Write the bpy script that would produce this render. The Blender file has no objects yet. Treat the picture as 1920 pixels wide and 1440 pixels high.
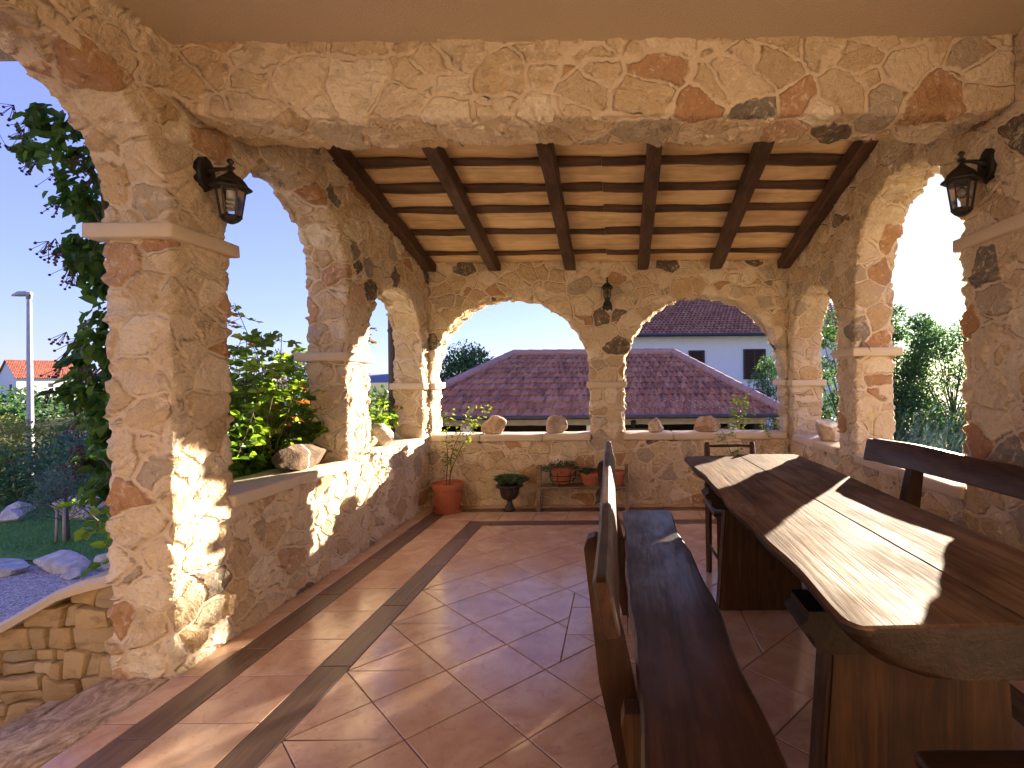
import bpy, bmesh, math, random
import numpy as np
from mathutils import Vector, Matrix, noise as mnoise

R = math.radians
scene = bpy.context.scene
col = scene.collection

# ------------------------------------------------------------------ camera
H = 1.373
cd = bpy.data.cameras.new('camera'); cam = bpy.data.objects.new('camera', cd); col.objects.link(cam)
cam.location = (0, 0, H)
cam.rotation_euler = (Matrix.Rotation(R(90), 4, 'X') @ Matrix.Rotation(R(-0.5), 4, 'Z')).to_euler()
cd.sensor_width = 36; cd.lens = 968 / 1920 * 36
cd.shift_x = -200 / 1920; cd.shift_y = -10 / 1920
cd.clip_start = 0.02; cd.clip_end = 5000
scene.camera = cam

# ------------------------------------------------------------------ world, sun, exposure
SUN_AZ = math.atan2(0.722, 1.0)      # clockwise from +Y
SUN_EL = R(12.0)
w = bpy.data.worlds.new('World'); scene.world = w; w.use_nodes = True
wn = w.node_tree; bg = wn.nodes['Background']
sky = wn.nodes.new('ShaderNodeTexSky'); sky.sky_type = 'NISHITA'; sky.sun_disc = False
sky.sun_elevation = SUN_EL; sky.sun_rotation = SUN_AZ
sky.altitude = 50; sky.air_density = 0.85; sky.dust_density = 0.25; sky.ozone_density = 4.0
# tone response of the photograph's sky (a compressed exposure), channel by channel
sp = wn.nodes.new('ShaderNodeSeparateColor'); cb_ = wn.nodes.new('ShaderNodeCombineColor'); wn.links.new(sky.outputs[0], sp.inputs[0])
for i_, (k_, p_) in enumerate(((.60, .53), (.52, .61), (1.12, .16))):
    pw = wn.nodes.new('ShaderNodeMath'); pw.operation = 'POWER'; wn.links.new(sp.outputs[i_], pw.inputs[0]); pw.inputs[1].default_value = p_
    ml = wn.nodes.new('ShaderNodeMath'); ml.operation = 'MULTIPLY'; wn.links.new(pw.outputs[0], ml.inputs[0]); ml.inputs[1].default_value = k_ * .634 ** p_ / 1.42
    wn.links.new(ml.outputs[0], cb_.inputs[i_])
wn.links.new(cb_.outputs[0], bg.inputs[0]); bg.inputs[1].default_value = 0.10
sd = bpy.data.lights.new('sun', 'SUN'); sun = bpy.data.objects.new('sun', sd); col.objects.link(sun)
sd.energy = 2.1; sd.angle = R(0.5); sd.color = (1.0, 0.84, 0.64)
sv = Vector((math.sin(SUN_AZ) * math.cos(SUN_EL), math.cos(SUN_AZ) * math.cos(SUN_EL), math.sin(SUN_EL)))
sun.rotation_euler = sv.to_track_quat('Z', 'Y').to_euler(); sun.location = sv * 60
vs = scene.view_settings
vs.view_transform = 'Standard'; vs.look = 'None'; vs.gamma = 1; vs.use_curve_mapping = False
vs.exposure = 3.88
scene.cycles.max_bounces = 10; scene.cycles.diffuse_bounces = 7; scene.cycles.transparent_max_bounces = 12
scene.cycles.caustics_reflective = False; scene.cycles.caustics_refractive = False
scene.cycles.sample_clamp_indirect = 8
try: scene.cycles.use_denoising = True
except Exception: pass

# ------------------------------------------------------------------ node helpers
class NT:
    def __init__(s, name):
        s.m = bpy.data.materials.new(name); s.m.use_nodes = True
        s.t = s.m.node_tree; s.p = s.t.nodes['Principled BSDF']; s.o = s.t.nodes['Material Output']
    def n(s, typ, inp=None, **props):
        nd = s.t.nodes.new('ShaderNode' + typ)
        for k, v in props.items(): setattr(nd, k, v)
        for k, v in (inp or {}).items(): s.set(nd.inputs[k], v)
        return nd
    def set(s, sock, v):
        if isinstance(v, bpy.types.NodeSocket): s.t.links.new(v, sock)
        elif isinstance(v, bpy.types.Node): s.t.links.new(v.outputs[0], sock)
        else:
            if sock.type == 'RGBA' and len(v) == 3: v = (*v, 1)
            sock.default_value = v
    def math(s, op, a, b=0.0, c=0.0, clamp=False):
        nd = s.n('Math', operation=op, use_clamp=clamp); s.set(nd.inputs[0], a); s.set(nd.inputs[1], b); s.set(nd.inputs[2], c); return nd.outputs[0]
    def vmath(s, op, a, b=(0, 0, 0)):
        nd = s.n('VectorMath', operation=op); s.set(nd.inputs[0], a); s.set(nd.inputs[1], b)
        return nd.outputs['Value'] if op in ('DOT_PRODUCT', 'LENGTH') else nd.outputs[0]
    def noise(s, vec, scale, detail=4, rough=.55, dist=0, out='Fac', typ='FBM'):
        nd = s.n('TexNoise', {'Scale': scale, 'Detail': detail, 'Roughness': rough, 'Distortion': dist}, noise_type=typ)
        if vec is not None: s.set(nd.inputs['Vector'], vec)
        return nd.outputs[out]
    def ramp(s, fac, stops, interp='LINEAR'):
        nd = s.n('ValToRGB'); cr = nd.color_ramp; cr.interpolation = interp
        while len(cr.elements) < len(stops): cr.elements.new(0.5)
        for e, (p, c) in zip(cr.elements, stops):
            e.position = p; e.color = (*c, 1) if not isinstance(c, (int, float)) else (c, c, c, 1)
        s.set(nd.inputs[0], fac); return nd.outputs[0]
    def mix(s, fac, a, b, mode='MIX'):
        nd = s.n('Mix', data_type='RGBA', blend_type=mode); s.set(nd.inputs[0], fac); s.set(nd.inputs[6], a); s.set(nd.inputs[7], b); return nd.outputs[2]
    def smooth(s, v, lo, hi, a=0., b=1.):
        nd = s.n('MapRange', interpolation_type='SMOOTHSTEP'); s.set(nd.inputs[0], v)
        for i, x in enumerate((lo, hi, a, b)): s.set(nd.inputs[i + 1], x)
        return nd.outputs[0]
    def attr(s, name, out='Fac'): return s.n('Attribute', attribute_name=name).outputs[out]
    def obj(s): return s.n('TexCoord').outputs['Object']
    def map(s, vec, scale=(1, 1, 1), rot=(0, 0, 0)):
        nd = s.n('Mapping'); s.set(nd.inputs['Vector'], vec); nd.inputs['Scale'].default_value = scale; nd.inputs['Rotation'].default_value = rot
        return nd.outputs[0]
    def bump(s, h, strength=.3, dist=.01):
        nd = s.n('Bump', {'Strength': strength, 'Distance': dist, 'Height': h}); s.t.links.new(nd.outputs[0], s.p.inputs['Normal']); return nd
    def base(s, c): s.set(s.p.inputs['Base Color'], c)
    def rough(s, v): s.set(s.p.inputs['Roughness'], v)
    def spec(s, v): s.set(s.p.inputs['Specular IOR Level'], v)

def rubble_mat(name, sc=4.3, offset=(0, 0, 0), tone=1.0):
    m = NT(name); m.m.displacement_method = 'BOTH'
    P = m.vmath('ADD', m.attr('rest', 'Vector'), offset)
    w1 = m.vmath('SUBTRACT', m.noise(P, 3.2, 2, out='Color'), (.5, .5, .5))
    w2 = m.vmath('SUBTRACT', m.noise(P, 15, 3, out='Color'), (.5, .5, .5))
    Q = m.vmath('ADD', P, m.vmath('MULTIPLY', w1, (.13, .13, .13)))
    Q = m.vmath('ADD', Q, m.vmath('MULTIPLY', w2, (.035, .035, .035)))
    Q = m.map(Q, (sc * .92, sc * .92, sc * 1.12))
    ed = m.n('TexVoronoi', {'Vector': Q, 'Scale': 1.0, 'Randomness': .95}, feature='DISTANCE_TO_EDGE').outputs['Distance']
    v = m.n('TexVoronoi', {'Vector': Q, 'Scale': 1.0, 'Randomness': .95}, feature='F1')
    cell, cpos = v.outputs['Color'], v.outputs['Position']
    sep = m.n('SeparateColor', {0: cell}); r1, r2, r3 = sep.outputs
    wv = m.math('MULTIPLY_ADD', m.noise(P, 9, 2), .07, -.012)
    ed2 = m.math('SUBTRACT', ed, wv)
        # relief: tilted stone faces, smaller chipped facets, ridges
    tilt = m.vmath('DOT_PRODUCT', m.vmath('SUBTRACT', Q, cpos), m.vmath('SUBTRACT', cell, (.5, .5, .5)))
    Pf = m.vmath('ADD', P, m.vmath('MULTIPLY', w2, (.05, .05, .05)))
    f1 = m.n('TexVoronoi', {'Vector': m.map(Pf, (10, 10, 8)), 'Scale': 1.0}, feature='F1')
    ft = m.vmath('DOT_PRODUCT', m.vmath('SUBTRACT', m.map(Pf, (10, 10, 8)), f1.outputs['Position']), m.vmath('SUBTRACT', f1.outputs['Color'], (.5, .5, .5)))
    f2 = m.n('TexVoronoi', {'Vector': m.map(Pf, (24, 24, 17), (.4, .3, .2)), 'Scale': 1.0}, feature='F1')
    ft2 = m.vmath('DOT_PRODUCT', m.vmath('SUBTRACT', m.map(Pf, (24, 24, 17), (.4, .3, .2)), f2.outputs['Position']), m.vmath('SUBTRACT', f2.outputs['Color'], (.5, .5, .5)))
    big = m.noise(P, 5, 4, .6)
    ca = m.vmath('NORMALIZE', m.vmath('SUBTRACT', cell, (.5, .5, .5)))
    cb = m.vmath('NORMALIZE', m.vmath('CROSS_PRODUCT', ca, (.3, .5, .8)))
    st = m.n('CombineXYZ', {0: m.math('MULTIPLY', m.vmath('DOT_PRODUCT', Pf, ca), 46), 1: m.math('MULTIPLY', m.vmath('DOT_PRODUCT', Pf, cb), 9), 2: m.math('MULTIPLY', r1, 40)}).outputs[0]
    stroke = m.noise(st, 1.0, 3, .6, .4)
    h = m.math('ADD', .017, m.math('MULTIPLY', tilt, .024))
    h = m.math('ADD', h, m.math('MULTIPLY', ft, .036))
    h = m.math('ADD', h, m.math('MULTIPLY', ft2, .020))
    h = m.math('ADD', h, m.math('MULTIPLY', m.math('SUBTRACT', stroke, .5), .015))
    h = m.math('ADD', h, m.math('MULTIPLY', m.math('SUBTRACT', big, .5), .016))
    h = m.math('MULTIPLY', h, m.smooth(ed2, 0.0, .06))
    fine = m.noise(P, 70, 5, .7)
    h = m.math('ADD', h, m.math('MULTIPLY', m.math('SUBTRACT', fine, .5), .009))
    med = m.noise(P, 22, 4, .65)
    h = m.math('ADD', h, m.math('MULTIPLY', m.math('SUBTRACT', med, .5), .012))
    dn = m.n('Displacement', {'Height': h, 'Midlevel': 0.0, 'Scale': 1.0}); m.t.links.new(dn.outputs[0], m.o.inputs['Displacement'])
    # colour
    c = m.ramp(r1, [(0, (.68, .54, .36)), (.20, (.60, .455, .285)), (.36, (.74, .625, .465)), (.52, (.62, .475, .29)), (.66, (.60, .43, .235)), (.74, (.47, .39, .29)), (.82, (.70, .56, .38)), (.875, (.47, .25, .115)), (.952, (.12, .10, .08)), (1, (.17, .14, .115))], 'CONSTANT')
    var = m.noise(P, 11, 6, .7, .6)
    c = m.mix(m.smooth(var, .50, .70, 0, .62), c, (.54, .34, .16))
    c = m.mix(m.smooth(m.noise(P, 17, 6, .65, 1.6), .53, .68, 0, .62), c, (.80, .70, .56))
    c = m.mix(m.smooth(stroke, .56, .72, 0, .45), c, (.34, .23, .14))
    c = m.mix(m.smooth(m.noise(P, 46, 5, .75), .54, .70, 0, .55), c, (.24, .16, .10))
    c = m.mix(m.smooth(m.noise(P, 150, 3, .7), .55, .70, 0, .35), c, (.20, .14, .09))
    c = m.mix(m.smooth(r2, .0, 1., .0, .28), c, m.mix(m.smooth(r3, .4, .6), (.86, .78, .64), (.36, .25, .15)))
    mort = m.mix(m.noise(P, 60, 3), (.62, .49, .34), (.74, .61, .45))
    c = m.mix(m.smooth(ed2, .0, .05), mort, c)
    crev_shade = m.math('MULTIPLY', m.smooth(m.math('ABSOLUTE', m.math('SUBTRACT', ed2, .03)), .004, .03, 1, 0), m.smooth(m.noise(P, 9, 4, .6), .50, .60))
    c = m.mix(m.math('MULTIPLY', crev_shade, .5), c, (.15, .095, .055))  # thin shadow lines along the stone edges, painted into the colour
    hs = m.n('HueSaturation', {'Saturation': .96, 'Value': 1.05 * tone, 'Color': c})
    m.base(hs.outputs[0]); m.rough(.92); m.spec(.2)
    return m.m

def cast_mat(name, c1=(.60, .49, .36), c2=(.68, .57, .44)):
    m = NT(name); P = m.obj()
    n1 = m.noise(P, 6, 5, .6); n2 = m.noise(P, 120, 3, .7)
    c = m.mix(n1, c1, c2); c = m.mix(m.smooth(n2, .58, .7, 0, .25), c, (.35, .27, .19))
    m.base(c); m.rough(.88); m.spec(.25)
    m.bump(m.math('ADD', m.math('MULTIPLY', n2, .5), m.math('MULTIPLY', m.noise(P, 18, 4), 1.2)), .45, .008)
    return m.m

def wood_mat(name, axis='Y', c1=(.055, .022, .010), c2=(.17, .075, .032), rough=(.28, .5), bump=.35, freq=26, coat=0.0, knots=True, spec=.5):
    m = NT(name); P = m.obj()
    s = {'X': (.045, 1, 1), 'Y': (1, .045, 1), 'Z': (1, 1, .045)}[axis]
    rnd = m.n('ObjectInfo').outputs['Random']
    P = m.vmath('ADD', P, m.vmath('MULTIPLY', m.n('CombineXYZ', {0: rnd, 1: rnd, 2: rnd}).outputs[0], (7, 5, 3)))
    base = P
    sk = {'X': (.42, 1, 1), 'Y': (1, .42, 1), 'Z': (1, 1, .42)}[axis]
    kv = m.n('TexVoronoi', {'Vector': m.map(P, sk), 'Scale': 3.3, 'Randomness': 1.0}, feature='F1')
    kd = kv.outputs['Distance']
    Pw = m.vmath('ADD', P, m.vmath('MULTIPLY', m.vmath('SUBTRACT', m.noise(m.map(P, s), 9, 2, out='Color'), (.5, .5, .5)), (.05, .05, .05)))
    if knots:
        push = m.smooth(kd, .0, .26, .05, 0.)
        Pw = m.vmath('ADD', Pw, m.n('CombineXYZ', {0: push, 1: push, 2: push}).outputs[0])
    g = m.noise(m.map(Pw, s), freq, 5, .6, .6)
    g2 = m.noise(m.map(Pw, s), freq * 4.5, 3, .6)
    blot = m.noise(m.map(base, sk), 5, 4, .6)
    k = m.math('ADD', m.math('MULTIPLY', g, .62), m.math('MULTIPLY', g2, .38))
    c = m.ramp(k, [(.36, c1), (.50, tuple((a + b) / 2 for a, b in zip(c1, c2))), (.64, c2)])
    c = m.mix(m.smooth(blot, .40, .68, 0, .6), c, tuple(x * .6 for x in c1))
    if knots: c = m.mix(m.smooth(kd, .045, .085, .85, 0), c, tuple(x * .45 for x in c1))
    m.base(c); m.spec(spec)
    m.rough(m.smooth(m.math('ADD', blot, m.math('MULTIPLY', g2, .5)), .5, .95, rough[0], rough[1]))
    if coat: m.p.inputs['Coat Weight'].default_value = coat; m.p.inputs['Coat Roughness'].default_value = .18
    m.bump(m.math('ADD', k, m.math('MULTIPLY', blot, .6)), bump, .006)
    return m.m

def plain_mat(name, c, rough=.6, metal=0, nscale=20, var=.25, bump=.15, spec=.5):
    m = NT(name); P = m.obj(); n1 = m.noise(P, nscale, 5, .6)
    m.base(m.mix(n1, tuple(x * (1 - var) for x in c), tuple(min(1, x * (1 + var)) for x in c)))
    m.rough(rough); m.p.inputs['Metallic'].default_value = metal; m.spec(spec)
    m.bump(m.noise(P, nscale * 4, 4), bump, .004)
    return m.m

def leaf_mat(name, stops, trans=.35, rough=.45):
    m = NT(name)
    c = m.ramp(m.attr('rnd'), stops)
    m.base(c); m.rough(rough); m.spec(.35)
    tr = m.n('BsdfTranslucent'); hs = m.n('HueSaturation', {'Hue': .485, 'Saturation': 1.1, 'Value': 1.9, 'Color': c}); m.t.links.new(hs.outputs[0], tr.inputs[0])
    mx = m.n('MixShader', {0: trans}); m.t.links.new(m.p.outputs[0], mx.inputs[1]); m.t.links.new(tr.outputs[0], mx.inputs[2])
    m.t.links.new(mx.outputs[0], m.o.inputs[0])
    return m.m

def glass_mat(name):
    m = NT(name)
    t = m.n('BsdfTransparent'); g = m.n('BsdfGlossy', {'Roughness': .05})
    fr = m.n('Fresnel', {'IOR': 1.5}); mx = m.n('MixShader', {0: m.math('ADD', m.math('MULTIPLY', fr.outputs[0], .9), .05)})
    t.inputs[0].default_value = (.86, .88, .88, 1)
    m.t.links.new(t.outputs[0], mx.inputs[1]); m.t.links.new(g.outputs[0], mx.inputs[2]); m.t.links.new(mx.outputs[0], m.o.inputs[0])
    return m.m

M = {}
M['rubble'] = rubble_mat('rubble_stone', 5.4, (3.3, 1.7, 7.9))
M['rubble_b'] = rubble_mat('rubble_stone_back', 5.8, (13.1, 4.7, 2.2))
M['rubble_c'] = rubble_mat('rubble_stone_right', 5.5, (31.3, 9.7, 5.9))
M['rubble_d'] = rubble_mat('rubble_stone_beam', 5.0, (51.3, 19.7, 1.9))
M['cast'] = cast_mat('cast_stone')
M['wood_dark'] = wood_mat('dark_wood_length', 'Y', c1=(.022, .0085, .004), c2=(.085, .034, .015), rough=(.28, .52), spec=.3)
M['wood_dark_up'] = wood_mat('dark_wood_upright', 'Z', c1=(.024, .009, .004), c2=(.095, .038, .014), rough=(.4, .6), spec=.3)
M['wood_dark_x'] = wood_mat('dark_wood_across', 'X', c1=(.018, .008, .0045), c2=(.060, .027, .014), rough=(.3, .55), spec=.35)
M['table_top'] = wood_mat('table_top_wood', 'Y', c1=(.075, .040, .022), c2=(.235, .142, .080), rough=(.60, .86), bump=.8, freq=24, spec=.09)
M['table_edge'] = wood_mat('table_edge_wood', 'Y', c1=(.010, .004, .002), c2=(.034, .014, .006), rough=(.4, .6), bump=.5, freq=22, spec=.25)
M['rafter'] = wood_mat('rafter_wood', 'Y', c1=(.045, .021, .012), c2=(.125, .062, .036), rough=(.5, .7), freq=30)
M['waney'] = wood_mat('waney_wood', 'X', c1=(.05, .026, .016), c2=(.15, .078, .046), rough=(.6, .8), freq=24)
M['bark'] = wood_mat('bark_edge_wood', 'X', c1=(.12, .05, .02), c2=(.42, .22, .09), rough=(.6, .8), freq=30)
M['pine'] = wood_mat('pine_board', 'X', c1=(.66, .44, .22), c2=(.90, .67, .40), rough=(.5, .7), bump=.2, freq=11)
M['grey_wood'] = wood_mat('weathered_wood', 'X', c1=(.14, .095, .06), c2=(.36, .27, .18), rough=(.6, .8))
M['iron'] = plain_mat('black_iron', (.012, .011, .010), .45, .0, 60, .3, .3)
M['glass'] = glass_mat('lantern_glass')
M['bulb'] = plain_mat('white_bulb', (.80, .78, .72), .35, 0, 20, .03, 0)
M['terracotta'] = plain_mat('terracotta', (.42, .135, .07), .6, 0, 8, .2, .1, .35)
M['urn'] = plain_mat('dark_bronze_plastic', (.035, .026, .022), .45, 0, 30, .3, .15)
M['soil'] = plain_mat('soil', (.05, .032, .02), .95, 0, 40, .5, .8)
M['whitewall'] = plain_mat('white_render', (.83, .82, .81), .9, 0, 3, .04, .1)
M['shutter'] = plain_mat('brown_shutter', (.055, .03, .024), .6, 0, 30, .3, .2)
M['gutter'] = plain_mat('dark_gutter', (.035, .035, .04), .5, 0, 10, .2, .1)
M['dark'] = plain_mat('dark_interior', (.05, .045, .04), .9, 0, 3, .3, .1)
M['pipe'] = plain_mat('brown_downpipe', (.045, .028, .022), .45, 0, 10, .2, .05)
M['galv'] = plain_mat('galvanised_steel', (.40, .41, .43), .5, .2, 6, .1, .05)
M['trunk'] = plain_mat('bark', (.10, .075, .055), .9, 0, 14, .4, .8)
M['stem'] = plain_mat('green_brown_stem', (.12, .10, .045), .7, 0, 20, .3, .2)
M['stake'] = plain_mat('pale_stake', (.34, .30, .27), .8, 0, 14, .3, .3)
M['berry'] = plain_mat('dark_berry', (.05, .015, .03), .4, 0, 30, .3, 0)
M['hip'] = plain_mat('rose_hip', (.42, .13, .05), .5, 0, 30, .3, 0)
M['hill'] = plain_mat('hazy_hill', (.13, .16, .20), .95, 0, .02, .2, .1)  # blue-grey carries the aerial haze, painted into the hill's colour

m = NT('plaster'); P = m.obj(); n1 = m.noise(P, 110, 3, .75); n2 = m.noise(P, 1.3, 4)
m.base(m.mix(n2, (.62, .50, .36), (.68, .56, .42))); m.rough(.95); m.spec(.15); m.bump(n1, .9, .014); M['plaster'] = m.m

m = NT('terracotta_tile'); P = m.obj(); rn = m.attr('rnd')
Pj = m.vmath('ADD', P, m.vmath('MULTIPLY', m.n('CombineXYZ', {0: rn, 1: rn, 2: rn}).outputs[0], (9, 13, 5)))
cl = m.noise(Pj, 4.5, 6, .62, .8); cl2 = m.noise(Pj, 17, 5, .65, 1.2)
c = m.ramp(cl, [(.3, (.49, .29, .185)), (.5, (.60, .395, .275)), (.7, (.70, .52, .39))])
c = m.mix(m.smooth(cl2, .52, .72, 0, .5), c, (.38, .19, .11))
c = m.mix(m.smooth(rn, 0, 1, 0, .3), c, (.60, .38, .25))
m.base(c); m.rough(m.smooth(cl2, .3, .7, .13, .26)); m.spec(.6)
m.bump(m.math('ADD', m.noise(Pj, 7, 3), m.math('MULTIPLY', cl2, .35)), .12, .006); M['tile'] = m.m
m = NT('brown_wood_look_tile'); P = m.obj(); rn = m.attr('rnd'); ax = m.attr('axis')
Pj = m.vmath('ADD', P, m.vmath('MULTIPLY', m.n('CombineXYZ', {0: rn, 1: rn, 2: rn}).outputs[0], (9, 13, 5)))
ga = m.noise(m.map(Pj, (1, .06, 1)), 42, 4, .6, .5); gb = m.noise(m.map(Pj, (.06, 1, 1)), 42, 4, .6, .5)
g = m.n('Mix', {0: ax, 2: ga, 3: gb}, data_type='FLOAT').outputs[0]
m.base(m.mix(m.smooth(rn, 0, 1, 0, .35), m.ramp(g, [(.35, (.080, .047, .033)), (.65, (.175, .108, .076))]), (.22, .135, .095))); m.rough(.42); m.spec(.5); m.bump(g, .15, .004); M['bandtile'] = m.m
M['grout'] = plain_mat('grout', (.16, .105, .08), .9, 0, 60, .2, .2)

m = NT('threshold_stone'); P = m.obj(); a = m.noise(m.map(P, (1, .55, 1), (0, 0, .35)), 12, 8, .72, 1.6); b = m.noise(P, 40, 4, .7)
m.base(m.mix(m.smooth(b, .55, .7, 0, .6), m.ramp(a, [(.34, (.20, .13, .075)), (.5, (.48, .34, .20)), (.62, (.68, .53, .36))]), (.20, .14, .10))); m.rough(.8); m.bump(m.math('ADD', a, m.math('MULTIPLY', b, .4)), .8, .015); M['slab'] = m.m

m = NT('dry_stone'); P = m.obj(); rn = m.attr('rnd'); a = m.noise(m.map(P, (1, 1, 2.5)), 9, 6, .65, .6); b = m.noise(P, 60, 4, .7)
c = m.ramp(rn, [(0, (.43, .29, .14)), (.35, (.52, .38, .20)), (.6, (.36, .28, .18)), (.8, (.46, .30, .13)), (1, (.56, .43, .26))])
c = m.mix(m.smooth(a, .5, .75, 0, .7), c, (.22, .12, .045)); c = m.mix(m.smooth(b, .6, .75, 0, .4), c, (.55, .45, .30))
m.base(c); m.rough(.9); m.spec(.2); m.bump(m.math('ADD', a, m.math('MULTIPLY', b, .5)), .8, .012); M['drystone'] = m.m

def rock_mat(name, c1, c2, c3, vein=False):
    m = NT(name); P = m.obj(); a = m.noise(P, 9, 6, .65, .5); b = m.noise(P, 55, 5, .7)
    c = m.ramp(a, [(.33, c1), (.5, c2), (.68, c3)]); c = m.mix(m.smooth(b, .56, .72, 0, .5), c, tuple(x * .45 for x in c1))
    if vein:
        wv = m.math('ABSOLUTE', m.math('SUBTRACT', m.math('ADD', m.vmath('DOT_PRODUCT', P, (0.25, 1.0, -.35)), .06), m.math('MULTIPLY', m.noise(P, 8, 2), .07)))
        c = m.mix(m.smooth(wv, .004, .010, 1, 0), c, (.70, .66, .58))
    m.base(c); m.rough(.9); m.spec(.2); m.bump(m.math('ADD', a, m.math('MULTIPLY', b, .6)), 1.0, .014)
    return m.m
M['rock'] = rock_mat('limestone_rock', (.28, .21, .155), (.45, .365, .285), (.60, .52, .43))
M['rock_brown'] = rock_mat('brown_rock', (.075, .05, .033), (.135, .09, .06), (.21, .15, .105), True)
M['rock_rust'] = rock_mat('rusty_rock', (.32, .19, .10), (.46, .32, .21), (.58, .48, .38))
M['rock_grey'] = rock_mat('grey_boulder', (.30, .29, .28), (.44, .43, .41), (.58, .56, .53))

def roof_mat(name, cs):
    m = NT(name); rn = m.attr('rnd'); P = m.obj()
    c = m.ramp(rn, cs); st = m.noise(m.map(P, (3.5, .8, .8)), 2.6, 5, .7)
    c = m.mix(m.smooth(st, .48, .68, 0, .75), c, (.055, .035, .035)); c = m.mix(m.smooth(m.noise(P, 30, 3), .55, .75, 0, .35), c, (.34, .20, .16))
    m.base(c); m.rough(.85); m.spec(.25); return m.m
M['roof'] = roof_mat('clay_roof_tile', [(0, (.27, .105, .052)), (.4, (.38, .165, .08)), (.75, (.43, .215, .115)), (1, (.30, .12, .058))])
M['roof_red'] = roof_mat('red_roof_tile', [(0, (.36, .11, .06)), (.5, (.44, .15, .08)), (1, (.50, .19, .11))])
M['ridge'] = plain_mat('ridge_tile', (.36, .22, .18), .85, 0, 5, .25, .2)

def ground_mat(name, cols, sc, bump, rough=.95, dist=.03):
    m = NT(name); P = m.obj(); a = m.noise(P, sc, 6, .65); b = m.noise(P, sc * 9, 4, .7)
    c = m.ramp(m.math('ADD', m.math('MULTIPLY', a, .55), m.math('MULTIPLY', b, .45)), [(.36, cols[0]), (.5, cols[1]), (.64, cols[2])])
    m.base(c); m.rough(rough); m.spec(.2); m.bump(b, bump, dist); return m.m
M['ground'] = ground_mat('dry_field', [(.05, .055, .02), (.10, .10, .035), (.17, .15, .07)], 1.1, .6)
M['lawn'] = ground_mat('lawn_turf', [(.06, .15, .045), (.09, .21, .06), (.14, .26, .08)], 3, .8)
m = NT('pale_gravel'); P = m.obj(); v = m.n('TexVoronoi', {'Vector': P, 'Scale': 55.0}); s3 = m.n('SeparateColor', {0: v.outputs['Color']})
m.base(m.mix(m.smooth(v.outputs['Distance'], .3, .8, 0, .7), m.mix(s3.outputs[0], (.34, .31, .29), (.66, .62, .58)), (.14, .12, .11))); m.rough(.95); m.bump(m.math('SUBTRACT', 1.0, v.outputs['Distance']), .8, .02); M['gravel'] = m.m

G = lambda *c: c
M['leaf_vine'] = leaf_mat('vine_leaf', [(0, (.03, .085, .022)), (.6, (.06, .14, .032)), (.92, (.10, .20, .045)), (1, (.22, .05, .03))], .45)
M['leaf_rose'] = leaf_mat('rose_leaf', [(0, (.06, .13, .02)), (.45, (.12, .22, .028)), (.8, (.22, .33, .045)), (.96, (.30, .34, .06)), (1, (.38, .11, .05))], .5)
M['leaf_tree'] = leaf_mat('tree_leaf', [(0, (.028, .075, .025)), (.5, (.05, .115, .034)), (1, (.095, .17, .05))], .35)
M['leaf_olive'] = leaf_mat('olive_leaf', [(0, (.055, .095, .07)), (.6, (.09, .14, .10)), (1, (.15, .20, .14))], .3)
M['leaf_yellow'] = leaf_mat('scrub_leaf', [(0, (.09, .13, .025)), (.5, (.18, .21, .04)), (.85, (.28, .27, .06)), (1, (.26, .15, .06))], .4)
M['leaf_hedge'] = leaf_mat('hedge_leaf', [(0, (.022, .07, .026)), (.6, (.042, .125, .04)), (1, (.08, .18, .055))], .25)
M['leaf_teal'] = leaf_mat('feathery_leaf', [(0, (.06, .12, .10)), (.5, (.09, .16, .13)), (1, (.16, .23, .18))], .35)
M['leaf_succ'] = leaf_mat('succulent_leaf', [(0, (.035, .085, .035)), (.6, (.06, .12, .05)), (1, (.11, .17, .07))], .15)
M['leaf_lime'] = leaf_mat('lime_leaf', [(0, (.08, .15, .02)), (.5, (.17, .24, .03)), (1, (.32, .36, .05))], .45)
M['grass'] = leaf_mat('grass_blade', [(0, (.06, .17, .045)), (1, (.14, .29, .08))], .3)

# ------------------------------------------------------------------ mesh helpers
def link(o, parent=None, label=None, cat=None, group=None, kind=None):
    if o.name not in col.objects: col.objects.link(o)
    if parent is not None: o.parent = parent
    if label: o['label'] = label
    if cat: o['category'] = cat
    if group: o['group'] = group
    if kind: o['kind'] = kind
    return o

def thing(name, loc, label, cat, group=None):
    o = bpy.data.objects.new(name, None); o.location = loc; o.empty_display_size = .1
    return link(o, None, label, cat, group)

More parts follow.
